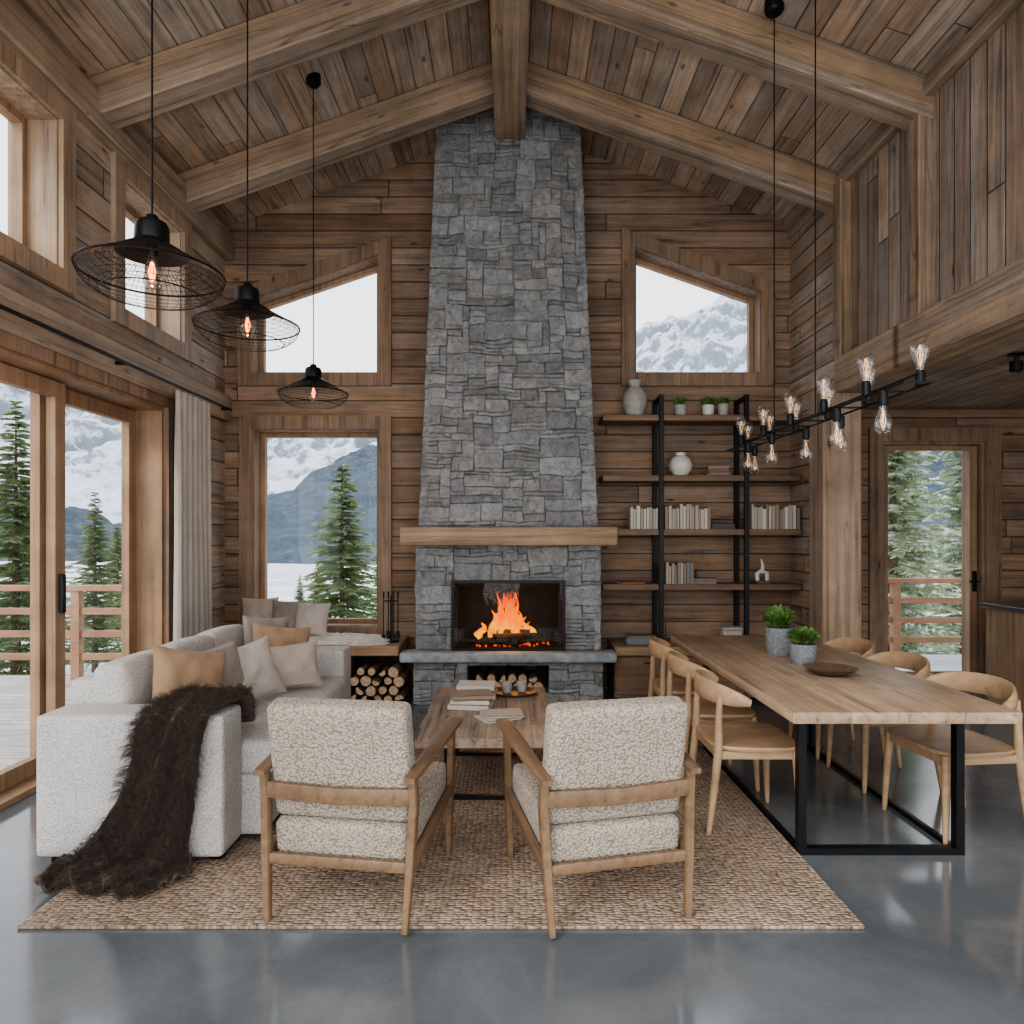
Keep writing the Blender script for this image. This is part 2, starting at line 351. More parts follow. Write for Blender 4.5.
    def prism(s, outer, holes, fn, d0, d1, mi=0):
        bm = s.bm; loops = [outer]+list(holes)
        flatp = [p for l in loops for p in l]
        tris = geometry.tessellate_polygon([[Vector((p[0], p[1], 0)) for p in l] for l in loops])
        V0 = [bm.verts.new(fn(p[0], p[1], d0)) for p in flatp]
        V1 = [bm.verts.new(fn(p[0], p[1], d1)) for p in flatp]
        for t in tris:
            for VV, q in ((V0, t), (V1, t[::-1])):
                try: f = bm.faces.new([VV[i] for i in q]); f.material_index = mi
                except ValueError: pass
        base = 0
        for l in loops:
            n = len(l)
            for i in range(n):
                a, b2 = base+i, base+(i+1) % n
                f = bm.faces.new((V0[a], V0[b2], V1[b2], V1[a])); f.material_index = mi
            base += n
        return s
    def pillow(s, w, h, t, n=16, mi=0, seed=0):
        bm = s.bm; G = {}
        for side in (1, -1):
            for i in range(n+1):
                for j in range(n+1):
                    u = -1+2*i/n; v = -1+2*j/n
                    edge = i in (0, n) or j in (0, n)
                    if edge and side == -1: G[(side, i, j)] = G[(1, i, j)]; continue
                    th = ((1-u**2)*(1-v**2))**.42
                    pin = 1-.09*(1-abs(u)**2)*abs(v)**3
                    pin2 = 1-.09*(1-abs(v)**2)*abs(u)**3
                    x = u*w/2*pin2; z = v*h/2*pin
                    wr = .014*noise.noise(Vector((u*2.6+seed*3.1, v*2.6, side+seed)))*th
                    G[(side, i, j)] = bm.verts.new((x, side*(t/2*th)+wr*2, z))
        for side in (1, -1):
            for i in range(n):
                for j in range(n):
                    q = [G[(side, i, j)], G[(side, i+1, j)], G[(side, i+1, j+1)], G[(side, i, j+1)]]
                    if side == 1: q = q[::-1]
                    f = bm.faces.new(q); f.material_index = mi
        return s
    def mesh(s, name, mats, smooth=True, angle=40, recalc=True):
        if recalc: bmesh.ops.recalc_face_normals(s.bm, faces=s.bm.faces[:])
        me = bpy.data.meshes.new(name); s.bm.to_mesh(me); s.bm.free()
        for mm in (mats if isinstance(mats, (list, tuple)) else [mats]): me.materials.append(M[mm] if isinstance(mm, str) else mm)
        if smooth:
            for p in me.polygons: p.use_smooth = True
            me.set_sharp_from_angle(angle=radians(angle))
        return me
    def obj(s, name, mats, parent=None, smooth=True, loc=(0, 0, 0), rot=(0, 0, 0), angle=40, recalc=True):
        o = bpy.data.objects.new(name, s.mesh(name, mats, smooth, angle, recalc)); C.objects.link(o)
        o.location = loc; o.rotation_euler = rot
        if parent is not None: o.parent = parent
        return o
def tag(o, label, cat, group=None, kind=None):
    o['label'] = label; o['category'] = cat
    if group: o['group'] = group
    if kind: o['kind'] = kind
    return o
def top(name, label, cat, loc=(0, 0, 0), rz=0, group=None, kind=None):
    e = bpy.data.objects.new(name, None); e.empty_display_size = .1; C.objects.link(e)
    e.location = loc; e.rotation_euler = (0, 0, rz); return tag(e, label, cat, group, kind)
def dup(root, loc, rz=None, label=None, rot=None, scale=None):
    o = root.copy(); C.objects.link(o); o.location = loc
    if rz is not None: o.rotation_euler = (0, 0, rz)
    if rot is not None: o.rotation_euler = rot
    if scale is not None: o.scale = scale
    if label: o['label'] = label
    def rec(src, dst):
        for ch in list(src.children):
            c = ch.copy(); C.objects.link(c); c.parent = dst; rec(ch, c)
    rec(root, o); return o
def struct(o, label=None, cat=None):
    o['kind'] = 'structure'
    if label: o['label'] = label
    if cat: o['category'] = cat
    return o

# ------------------------------------------------------------------ room shell
XL, XR, YB, Y0 = -2.77, 2.72, 6.8, 0.3
RZ, SL = 5.47, .355
def cz(x): return RZ-SL*abs(x)
fb = lambda u, v, d: (u, d, v)
fs = lambda u, v, d: (d, u, v)
struct(MB().box((-3.1, -3, -.12), (5.8, 7.1, 0)).obj('floor', 'floor', smooth=False), 'smooth polished grey concrete floor', 'floor')
UL = [(-2.52, 3.06), (-1.263, 3.06), (-1.263, 4.23), (-2.52, 3.80)]
UR = [(1.195, 3.06), (2.45, 3.06), (2.45, 3.87), (1.195, 4.31)]
LL = [(-2.506, .60), (-1.263, .60), (-1.263, 2.54), (-2.506, 2.54)]
outer = [(-3.07, 0), (2.85, 0), (2.85, cz(2.85)+.03), (0, RZ+.03), (-3.07, cz(3.07)+.03)]
struct(MB().prism(outer, [UL, UR, LL], fb, YB, YB+.3).obj('wall_back', 'back', smooth=False), 'gable wall clad in rough brown horizontal boards', 'wall')
W1 = [(2.9, 3.12), (4.3, 3.12), (4.3, 4.06), (2.9, 4.06)]
W2 = [(4.97, 3.10), (5.9, 3.10), (5.9, 4.06), (4.97, 4.06)]
lo = [(Y0, 0), (1.4, 0), (1.4, 2.54), (5.62, 2.54), (5.62, 0), (YB, 0), (YB, 4.42), (Y0, 4.42)]
struct(MB().prism(lo, [W1, W2], fs, XL, XL-.3).obj('wall_left', 'left', smooth=False), 'side wall of weathered horizontal timber boards', 'wall')
struct(MB().prism([(5.75, 0), (YB, 0), (YB, 4.5), (5.75, 4.5)], [], fs, XR, XR+.13).obj('wall_right', 'right', smooth=False), 'short side wall of horizontal brown boards', 'wall')
struct(MB().prism([(Y0, 2.93), (5.75, 2.93), (5.75, 4.5), (Y0, 4.5)], [], fs, XR+.04, XR+.16).obj('wall_mezzanine', 'vert', smooth=False), 'upper wall clad in vertical weathered boards', 'wall')
struct(MB().prism([(2.85, 0), (3.6, 0), (3.6, 2.42), (4.62, 2.42), (4.62, 0), (5.8, 0), (5.8, 2.8), (2.85, 2.8)], [], fb, YB, YB+.3).obj('wall_alcove_back', 'back', smooth=False), 'board-clad wall around glazed door', 'wall')
struct(MB().box((5.6, 1.5, 0), (5.8, YB, 2.8)).obj('wall_alcove_side', 'right', smooth=False), 'board-clad side wall of lower alcove', 'wall')
mb = MB()
for sgn in (-1, 1):
    xo = 3.15*sgn
    mb.prism([(0, RZ), (xo, cz(xo)), (xo, cz(xo)+.12), (0, RZ+.12)], [], fb, Y0, YB+.3)
struct(mb.obj('ceiling', 'ceil', smooth=False), 'vaulted ceiling of rustic mixed-tone boards', 'ceiling')
struct(MB().box((XR+.1, Y0, 2.72), (5.8, YB+.3, 2.84)).obj('ceiling_alcove', 'soffit', smooth=False), 'flat board soffit under mezzanine', 'ceiling')
tn = [0]
def trim(mb, mat, label, **k):
    tn[0] += 1
    return struct(mb.obj('trim_%d' % tn[0], mat, **k), label, 'beam')
trim(MB().box((-.135, Y0, 5.06), (.135, 6.3, 5.46), bev=.012), 'beamY', 'heavy timber ridge beam', smooth=False)
ang = math.atan(SL); ln = 2.95/cos(ang)
for yy in (2.2, 3.43, 4.66, 5.88):
    for sgn in (-1, 1):
        o = trim(MB().box((0.1, -.1, -.25), (ln-.03, .1, .0), bev=.01), 'beamX', 'sloping timber rafter beam', smooth=False)
        o.location = (0, yy, RZ-.005)
        o.rotation_euler = (0, ang, 0) if sgn > 0 else (0, ang, pi)
trim(MB().box((XL-.02, Y0, 4.16), (XL+.1, YB, 4.40), bev=.01), 'beamY', 'timber wall plate along eave', smooth=False)
trim(MB().box((XR-.03, Y0, 4.36), (XR+.06, YB, 4.46), bev=.01), 'beamY', 'timber wall plate along eave', smooth=False)
trim(MB().box((XR-.06, Y0, 2.66), (XR+.2, 5.75, 2.95), bev=.012), 'beamY', 'long timber beam carrying the mezzanine', smooth=False)
trim(MB().box((2.56, 5.72, 0), (2.88, 6.0, 2.68), bev=.012), 'beamZ', 'thick square timber post', smooth=False)
for yy in (5.66, 4.57, 3.34):
    trim(MB().box((XR-.05, yy, 2.94), (XR+.06, yy+.14, 4.4), bev=.01), 'beamZ', 'slim timber post on mezzanine wall', smooth=False)
trim(MB().box((XL-.01, Y0, 2.60), (XL+.07, YB, 2.84), bev=.015), 'trimY', 'horizontal timber band on side wall', smooth=False)
struct(MB().box((XL, 5.75, 0), (XL+.02, YB, .12)).obj('baseboard_left', 'trimY', smooth=False), 'wooden baseboard', 'baseboard')

def inset(poly, d):
    n = len(poly); res = []
    area = sum(poly[i][0]*poly[(i+1) % n][1]-poly[(i+1) % n][0]*poly[i][1] for i in range(n))
    sg = 1 if area > 0 else -1
    for i in range(n):
        p0, p1, p2 = Vector(poly[i-1]), Vector(poly[i]), Vector(poly[(i+1) % n])
        e1 = (p1-p0).normalized(); e2 = (p2-p1).normalized()
        n1 = Vector((-e1.y, e1.x))*sg; n2 = Vector((-e2.y, e2.x))*sg
        k = (n1+n2)/(1+n1.dot(n2)); q = p1+k*d; res.append((q.x, q.y))
    return res
wn_ = [0]
def window(hole, fn, dw, sgn, lab, wall=.3, cas=.115, sash=.045, casmat='trimZ', jm='trimZ', name='window', proud=.035):
    wn_[0] += 1
    r = top('%s_%d' % (name, wn_[0]), lab, name, kind='structure')
    MB().prism(inset(hole, -cas), [inset(hole, .012)], fn, dw-sgn*proud, dw+sgn*.002).obj('casing', casmat, r, smooth=False)
    MB().prism(inset(hole, -.001), [inset(hole, .022)], fn, dw, dw+sgn*wall).obj('jamb', jm, r, smooth=False)
    MB().prism(inset(hole, .02), [inset(hole, .02+sash)], fn, dw+sgn*(wall-.12), dw+sgn*(wall-.05)).obj('sash', 'frame', r, smooth=False)
    MB().prism(inset(hole, .02+sash-.008), [], fn, dw+sgn*(wall-.09), dw+sgn*(wall-.08)).obj('glass_pane', 'glass', r, smooth=False)
    return r
window(UL, fb, YB, 1, 'upper window with slanted top in wood frame')
window(UR, fb, YB, 1, 'upper window with slanted top in wood frame')
window(LL, fb, YB, 1, 'tall wood-framed picture window above window seat')
window(W1, fs, XL, -1, 'high rectangular wood-framed side window', casmat='jambZ', jm='jambZ')
window(W2, fs, XL, -1, 'high rectangular wood-framed side window', casmat='jambZ', jm='jambZ')
r = top('door_1', 'large wood-framed sliding glass door to terrace', 'door', kind='structure')
MB().prism([(1.3, 0), (1.42, 0), (1.42, 2.52), (5.60, 2.52), (5.60, 0), (5.74, 0), (5.74, 2.64), (1.3, 2.64)], [], fs, XL+.04, XL-.002).obj('casing', 'trimZ', r, smooth=False)
mb = MB(); mb.box((XL-.3, 5.57, 0), (XL, 5.62, 2.54)).box((XL-.3, 1.4, 0), (XL, 1.45, 2.54)).box((XL-.3, 1.45, 2.49), (XL, 5.57, 2.54)).box((XL-.3, 1.45, 0.001), (XL, 5.57, .035))
mb.obj('jamb', 'frame', r, smooth=False)
def leaf(a, b_, x):
    q = [(a, .04), (b_, .04), (b_, 2.48), (a, 2.48)]
    MB().prism(q, [inset(q, .1)], fs, x, x-.06).obj('sliding_leaf', 'frame', r, smooth=False)
    MB().prism(inset(q, .09), [], fs, x-.025, x-.035).obj('glass_pane', 'glass', r, smooth=False)
leaf(4.42, 5.56, XL-.2); leaf(3.1, 4.55, XL-.12); leaf(1.46, 3.2, XL-.2)
MB().box((XL-.115, 4.47, 1.0), (XL-.08, 4.5, 1.25), bev=.005).obj('handle', 'black', r)
r = top('door_2', 'glazed wooden door opening onto snowy terrace', 'door', kind='structure')
MB().prism([(3.48, 0), (3.61, 0), (3.61, 2.41), (4.61, 2.41), (4.61, 0), (4.76, 0), (4.76, 2.54), (3.48, 2.54)], [], fb, YB-.03, YB+.002).obj('casing', 'trimZ', r, smooth=False)
MB().box((3.6, YB, 0), (3.64, YB+.3, 2.42)).box((4.58, YB, 0), (4.62, YB+.3, 2.42)).box((3.64, YB, 2.38), (4.58, YB+.3, 2.42)).obj('jamb', 'trimZ', r, smooth=False)
q = [(3.65, .02), (4.57, .02), (4.57, 2.37), (3.65, 2.37)]
MB().prism(q, [[(3.70, .16), (4.50, .16), (4.50, 2.33), (3.70, 2.33)]], fb, YB+.05, YB+.11).obj('door_leaf', 'frame', r, smooth=False)
MB().prism([(3.69, .15), (4.51, .15), (4.51, 2.34), (3.69, 2.34)], [], fb, YB+.075, YB+.085).obj('glass_pane', 'glass', r, smooth=False)
MB().box((4.52, YB+.02, .95), (4.55, YB+.05, 1.15), bev=.004).tube([(4.535, YB+.03, 1.05), (4.535, YB-.02, 1.05), (4.45, YB-.02, 1.05)], .009, 8).obj('handle', 'black', r)

# ------------------------------------------------------------------ chimney
def warp(x, y):
    return (x+.024*noise.noise(Vector((x*4.1, y*4.1, 3.3)))+.009*noise.noise(Vector((x*13, y*13, 1.3))), y+.028*noise.noise(Vector((x*3.7, y*4.3, 8.1)))+.010*noise.noise(Vector((x*12, y*14, 5.3))))
def stones(bm, layer, u0, u1, z0, z1, fn, holes=(), cell=.034, rnd=None):
    nx = max(1, round((u1-u0)/cell)); nz = max(1, round((z1-z0)/cell)); cu = (u1-u0)/nx; cv = (z1-z0)/nz
    occ = [[False]*nx for _ in range(nz)]
    for j in range(nz):
        for i in range(nx):
            u = u0+(i+.5)*cu; z = z0+(j+.5)*cv
            for (a, b_, c, d) in holes:
                if a < u < b_ and c < z < d: occ[j][i] = True
    def W(x, y):
        fx = min(1, (x-u0)/.08, (u1-x)/.08); fz = min(1, (y-z0)/.05, (z1-y)/.05)
        for (a, b_, c, d) in holes:
            if a-.06 < x < b_+.06 and c-.06 < y < d+.06: fx = fz = 0
        wx, wy = warp(x, y); return (x+(wx-x)*max(0, fx), y+(wy-y)*max(0, fz))
    for j in range(nz):
        for i in range(nx):
            if occ[j][i]: continue
            h = rnd.choice([1, 1, 1, 1, 2, 2, 2, 3, 3, 4, 5]); w = rnd.choice([4, 5, 6, 8, 10, 13]) if h < 3 else rnd.choice([5, 6, 8, 10, 12])
            w = min(w, nx-i); h = min(h, nz-j)
            ww = 0
            while ww < w and not occ[j][i+ww]: ww += 1
            w = ww
            rem = 0
            while i+w+rem < nx and not occ[j][i+w+rem]: rem += 1
            if rem == 1: w += 1
            hh = 1
            while hh < h and not any(occ[j+hh][i+k] for k in range(w)): hh += 1
            h = hh
            for a in range(h):
                for k in range(w): occ[j+a][i+k] = True
            A, B = u0+i*cu, u0+(i+w)*cu; Cc, D = z0+j*cv, z0+(j+h)*cv
            g = .0014; jt = lambda: rnd.uniform(-.005, .005)
            p = rnd.uniform(.012, .034)
            corners = [(A+g, Cc+g), (B-g, Cc+g), (B-g, D-g), (A+g, D-g)]
            poly = []
            for k in range(4):
                x0, y0 = corners[k]; x1, y1 = corners[(k+1) % 4]
                poly.append(W(x0+jt(), y0+jt()*.8))
                m_ = 3 if abs(x1-x0) > .2 else 2 if abs(x1-x0) > .1 else 1
                for q in range(m_):
                    t = (q+1)/(m_+1); poly.append(W(x0+(x1-x0)*t+jt()*.4, y0+(y1-y0)*t+jt()*.6))
            cx = sum(p_[0] for p_ in poly)/len(poly); cy = sum(p_[1] for p_ in poly)/len(poly)
            hw, hh2 = max(.02, (B-A)/2), max(.015, (D-Cc)/2)
            rings = []
            tx, ty = rnd.uniform(-.008, .008), rnd.uniform(-.008, .008)
            for (ins, dd) in ((0, -.03), (0, p-.009), (.004, p-.002), (.012, p)):
                ring = []
                for (x, y) in poly:
                    xx = cx+(x-cx)*(1-min(.8, ins/hw)); yy = cy+(y-cy)*(1-min(.8, ins/hh2))
                    d2 = dd + (0 if dd < 0 else tx*(xx-cx)/hw+ty*(yy-cy)/hh2)
                    ring.append(bm.verts.new(fn(xx, yy, d2)))
                rings.append(ring)
            base = rnd.uniform(.23, .40); tint = rnd.random()
            col = (base*(1.0+.05*(tint > .75)), base*1.01, base*(1.02-.07*(tint > .75)), 1)
            fs_ = []
            N_ = len(poly)
            for a, b2 in zip(rings, rings[1:]):
                for k in range(N_): fs_.append(bm.faces.new((a[k], a[(k+1) % N_], b2[(k+1) % N_], b2[k])))
            cvt = bm.verts.new(fn(cx, cy, p+rnd.uniform(-.004, .006)))
            for k in range(N_): fs_.append(bm.faces.new((rings[-1][k], rings[-1][(k+1) % N_], cvt)))
            for f in fs_:
                f.material_index = 0
                for l in f.loops: l[layer] = col
rs = random.Random(5)
FY = 6.2; CX = -.015
fp = top('fireplace', 'tall tapered grey stone fireplace chimney with timber mantel', 'fireplace', (CX, 6.5, 0))
def L(x, y, z): return (x, y-6.5, z)
mb = MB(); lay = mb.bm.loops.layers.float_color.new('Col')
hwl = .825
stones(mb.bm, lay, -hwl, hwl, .48, 1.42, lambda u, v, d: L(u, FY+.04-d, v), [(-.5, .5, .44, 1.09)], rnd=rs)
for sg in (-1, 1):
    stones(mb.bm, lay, FY+.02, YB-.02, .48, 1.42, lambda u, v, d, sg=sg: L(sg*(hwl-.03+d), u, v), [], rnd=rs)
mb.box(L(-hwl+.02, FY+.05, .48), L(-.5, YB-.01, 1.42), mi=1).box(L(.5, FY+.05, .48), L(hwl-.02, YB-.01, 1.42), mi=1).box(L(-.5, FY+.05, 1.09), L(.5, YB-.01, 1.42), mi=1)
mb.obj('fireplace_surround', ['stone', 'mortar'], fp, smooth=False)
mb = MB(); lay = mb.bm.loops.layers.float_color.new('Col')
def hw(z): return .80-.155*(z-1.55)/(5.4-1.55)
def fy(z): return FY+.05+.1*(z-1.55)/3.85
stones(mb.bm, lay, -.8, .8, 1.55, 5.5, lambda u, v, d: L(u*hw(v)/.8, fy(v)-d, v), rnd=rs)
for sg in (-1, 1):
    stones(mb.bm, lay, FY+.03, YB-.02, 1.55, 5.3, lambda u, v, d, sg=sg: L(sg*(hw(v)-.03+d), u+.1*(v-1.55)/3.85*(1 if u < 6.5 else 0), v), [], rnd=rs)
bmv = mb.bm; a = hw(1.5)-.02; b2 = hw(5.45)-.02
V = [bmv.verts.new(L(*p)) for p in ((-a, FY+.05, 1.5), (a, FY+.05, 1.5), (a, YB-.01, 1.5), (-a, YB-.01, 1.5), (-b2, FY+.152, 5.45), (b2, FY+.152, 5.45), (b2, YB-.01, 5.45), (-b2, YB-.01, 5.45))]
for q in ((0, 1, 5, 4), (1, 2, 6, 5), (2, 3, 7, 6), (3, 0, 4, 7), (4, 5, 6, 7), (3, 2, 1, 0)):
    f = bmv.faces.new([V[i] for i in q]); f.material_index = 1
mb.obj('chimney_breast', ['stone', 'mortar'], fp, smooth=False)
mb = MB(); lay = mb.bm.loops.layers.float_color.new('Col')
stones(mb.bm, lay, -.84, .84, 0.0, .38, lambda u, v, d: L(u, FY+.0-d, v), [(-.36, .36, .1, .35)], rnd=rs)
mb.box(L(-.82, FY+.01, 0), L(-.36, YB-.01, .38), mi=1).box(L(.36, FY+.01, 0), L(.82, YB-.01, .38), mi=1).box(L(-.36, FY+.01, 0), L(.36, YB-.01, .10), mi=1).box(L(-.36, FY+.5, .1), L(.36, YB-.01, .38), mi=1)
mb.obj('hearth_base', ['stone', 'mortar'], fp, smooth=False)
MB().box(L(-.95, FY-.11, .385), L(.95, FY+.1, .475), bev=.02, seg=2).box(L(-.83, FY+.05, .39), L(.83, YB-.01, .478)).obj('hearth_slab', 'slab', fp)
MB().box(L(-.93, FY-.2, 1.41), L(.94, FY+.1, 1.57), bev=.015, seg=2).obj('mantel_shelf', 'mantel', fp)
mb = MB()
mb.box(L(-.5, FY+.45, .48), L(.5, FY+.48, 1.09)).box(L(-.5, FY+.02, .48), L(-.47, FY+.46, 1.09)).box(L(.47, FY+.02, .48), L(.5, FY+.46, 1.09)).box(L(-.5, FY+.02, 1.05), L(.5, FY+.46, 1.09)).box(L(-.5, FY+.02, .478), L(.5, FY+.46, .495))
mb.obj('firebox', 'firebox', fp, smooth=False)
qf = [(-.505, .475), (.505, .475), (.505, 1.10), (-.505, 1.10)]
MB().prism(qf, [inset(qf, .026)], lambda u, v, d: L(u, d, v), FY-.015, FY+.03).obj('door_frame', 'black', fp, smooth=False)
MB().prism(inset(qf, .022), [], lambda u, v, d: L(u, d, v), FY+.01, FY+.014).obj('glass_door', 'fireglass', fp, smooth=False)

m, nt, b, o = newmat('flame'); nt.nodes.remove(b)
tc = node(nt, 'ShaderNodeTexCoord'); sp = node(nt, 'ShaderNodeSeparateXYZ', {0: tc.outputs['Object']})
st_ = node(nt, 'ShaderNodeVectorMath', {0: tc.outputs['Object'], 1: (26, 26, 8)}, operation='MULTIPLY')
nf = node(nt, 'ShaderNodeTexNoise', {'Vector': st_.outputs[0], 'Scale': 1.0, 'Detail': 4.0, 'Distortion': 1.2})
hh = mth(nt, 'ADD', mth(nt, 'MULTIPLY', sp.outputs[2], 2.2), mth(nt, 'MULTIPLY', mth(nt, 'SUBTRACT', nf.outputs[0], .5), 1.4))
cc = ramp(nt, hh, [(0.0, (1, .38, .04)), (.35, (1, .18, .0)), (.95, (.8, .05, .0))])
lw = node(nt, 'ShaderNodeLayerWeight', {0: .4})
st = mth(nt, 'MULTIPLY', mth(nt, 'SUBTRACT', 1.1, lw.outputs['Facing']), 1.7)
em = node(nt, 'ShaderNodeEmission', {0: cc, 1: st}); tr = node(nt, 'ShaderNodeBsdfTransparent')
fa = mth(nt, 'MAXIMUM', 0.0, mth(nt, 'MULTIPLY', 1.15, mth(nt, 'SUBTRACT', .93, mth(nt, 'ADD', mth(nt, 'MULTIPLY', lw.outputs['Facing'], .85), mth(nt, 'MULTIPLY', nf.outputs[0], .75)))))
mx = node(nt, 'ShaderNodeMixShader', {0: fa, 1: tr.outputs[0], 2: em.outputs[0]}); lk(nt, mx.outputs[0], o.inputs[0]); M['flame'] = m
mb = MB(); rf = random.Random(3)
for i in range(46):
    x = rf.gauss(0, .15); x = max(-.32, min(.32, x)); y = rf.uniform(-.09, .09); hgt = max(.06, .45*math.exp(-((x+.01)/.14)**2)*rf.uniform(.3, 1.05)+.10*rf.uniform(.3, 1.3)); r0 = rf.uniform(.009, .026)
    ph = rf.uniform(0, 6); n = 16; pts = []; rad = []
    for k in range(n):
        t = k/(n-1); pts.append((x*(1-.25*t)+.035*sin(ph+t*7)*t, y+.02*sin(ph*2+t*5)*t, hgt*t)); rad.append((max(.001, r0*(1.0+1.6*t)*(1-t)**.9+.001), max(.001, r0*.6*(1-t)**.7+.001)))
    mb.tube(pts, rad, 10, up=(0, 1, 0))
tag(mb.obj('flames', 'flame', loc=(CX-.0, FY+.22, .57)), 'bright orange flames burning over logs in firebox', 'fire', kind='stuff')
def log_mesh(name, rr, ln, end='logend', split=False, seed=0, bark='bark'):
    mb = MB(); rn = random.Random(seed); seg = 14; rings = []
    for e in range(5):
        yy = -ln/2+ln*e/4; ring = []
        for k in range(seg):
            a = 2*pi*k/seg; r_ = rr*(1+.12*noise.noise(Vector((cos(a)*1.5+seed, sin(a)*1.5, e*.5))))
            x, z = r_*cos(a), r_*sin(a)
            if split: z = max(z, -rr*.1)
            ring.append(mb.bm.verts.new((x, yy, z)))
        rings.append(ring)
    for A, B in zip(rings, rings[1:]):
        for k in range(seg): mb.bm.faces.new((A[k], A[(k+1) % seg], B[(k+1) % seg], B[k])).material_index = 0
    mb.bm.faces.new(rings[0]).material_index = 1; mb.bm.faces.new(rings[-1]).material_index = 1
    return mb.mesh(name, [bark, end])
LM = [log_mesh('firewood_log', .05, .4, seed=1), log_mesh('firewood_log', .05, .4, seed=2), log_mesh('firewood_log', .05, .4, split=True, seed=3), log_mesh('firewood_log', .05, .4, seed=4), log_mesh('firewood_log', .05, .4, split=True, seed=6)]
def put_log(me, loc, rot, sc, label, group):
    o = bpy.data.objects.new('firewood_log', me); C.objects.link(o); o.location = loc; o.rotation_euler = rot; o.scale = sc
    tag(o, label, 'firewood', group); return o
z = .0; row = 0
while z < .34:
    nn = 5 if row % 2 == 0 else 4
    x = -1.37+(0 if row % 2 == 0 else .05)
    for k in range(nn):
        s_ = R.uniform(.70, 1.02)
        put_log(R.choice(LM), (x+k*.098, 6.36+R.uniform(-.02, .03), .047+row*.082), (0, R.uniform(0, 6.28), 0), (s_*.92, 1, s_*.92), 'split firewood log with pale cut end, stacked under bench', 'firewood stacked beside the hearth')
    row += 1; z = .047+row*.082
for row in range(2):
    for k in range(7-row):
        s_ = R.uniform(.7, .9)
        put_log(R.choice(LM), (-.29+k*.093+row*.045+CX, FY+.26, .142+row*.075), (0, R.uniform(0, 6.28), 0), (s_, 1, s_), 'small firewood log stacked in niche below hearth', 'firewood under the hearth slab')
CM = log_mesh('firewood_log', .04, .44, end='char', seed=9, bark='char')
for (x, y, z, rz_, ry) in ((-.1, .15, .535, 1.35, 0), (.1, .26, .535, 1.7, 0), (0, .2, .60, 1.5, .12), (.06, .12, .575, 1.8, -.12)):
    put_log(CM, (CX+x, FY+y, z), (0, ry, rz_), (1, .9, 1), 'charred log burning in the firebox', 'burning logs')
mb = MB()
for i in range(60):
    x = R.gauss(0, .16); y = R.uniform(.08, .34); s_ = R.uniform(.004, .010)
    mb.box((x-s_, y-s_, .0), (x+s_, y+s_, s_*1.6), rot=(R.random(), R.random(), R.random()))
M['ember'] = emis('glowing_embers', (1, .10, .005), .7)
tag(mb.obj('embers', 'ember', loc=(CX, FY, .497), smooth=False), 'glowing embers on the firebox floor', 'embers', kind='stuff')

# ------------------------------------------------------------------ benches, shelves
be = top('window_seat', 'built-in wooden window bench with open log store', 'bench', (-1.82, 6.47, 0))
def Lb(x, y, z): return (x+1.82, y-6.47, z)
MB().box(Lb(-2.75, 6.12, .44), Lb(-.975, 6.79, .53), bev=.008).obj('bench_top', 'mantel', be)
MB().box(Lb(-2.75, 6.16, 0), Lb(-1.47, 6.2, .44)).box(Lb(-1.47, 6.16, 0), Lb(-1.43, 6.78, .44)).box(Lb(-1.43, 6.72, 0), Lb(-.9, 6.78, .44)).obj('bench_front', 'shelf', be, smooth=False)
mb = MB(); n = 40; G = []
for i in range(n+1):
    row = []
    for j in range(n+1):
        u = -1+2*i/n; v = -1+2*j/n
        rr = (abs(u)**2.6+abs(v)**2.6)
        th = .04*max(0, 1-rr)**.4+.03*noise.noise(Vector((u*8, v*5, 1)))*max(0, 1-rr)
        row.append(mb.bm.verts.new((u*.56*(1-.1*abs(v)**3)+.02*noise.noise(Vector((u*5, v*5, 0))), v*.28*(1-.1*abs(u)**3)+.03*noise.noise(Vector((u*7, v*5, 4))), max(.003, th+.006))))
    G.append(row)
for i in range(n):
    for j in range(n): mb.bm.faces.new((G[i][j], G[i+1][j], G[i+1][j+1], G[i][j+1]))
o = mb.obj('sheepskin_throw', 'wfur', loc=(-1.62, 6.42, .532)); sm = o.modifiers.new('s', 'SOLIDIFY'); sm.thickness = .012
tag(o, 'cream sheepskin draped along the window seat', 'throw')

bc = top('low_cabinet', 'low dark wooden bench cabinet below bookshelf', 'cabinet', (1.77, 6.5, 0))
MB().box((-.83, -.25, .42), (.93, .28, .5), bev=.006).obj('cabinet_top', 'mantel', bc)
mb = MB().box((-.83, -.21, .04), (.92, .28, .42))
mb.obj('body', 'shelf', bc, smooth=False)
for k in range(3):
    d = MB().box((-.82+k*.58, -.232, .07), (-.82+k*.58+.56, -.212, .4), bev=.004).obj('door', 'shelf', bc)
    kb = MB().box((-.82+k*.58+.25, -.25, .35), (-.82+k*.58+.31, -.23, .36)).obj('handle', 'black', d)

sh = top('bookshelf', 'wall-mounted wooden bookshelf on black metal uprights', 'bookshelf', (1.78, 6.65, 0))
SZ = [2.56, 2.0, 1.50, .99]
for zz in SZ:
    MB().box((-.92, -.17, zz), (.92, .14, zz+.055), bev=.004).obj('shelf', 'shelf', sh)
for xx in (1.40-1.78, 2.19-1.78):
    MB().box((xx-.022, -.185, .5), (xx+.022, -.15, 2.8), bev=.003).box((xx-.022, .1, .5), (xx+.022, .135, 2.8), bev=.003).box((xx-.02, -.16, 2.76), (xx+.02, .11, 2.79)).box((xx-.02, -.16, .5), (xx+.02, .11, .53)).obj('upright', 'black', sh)

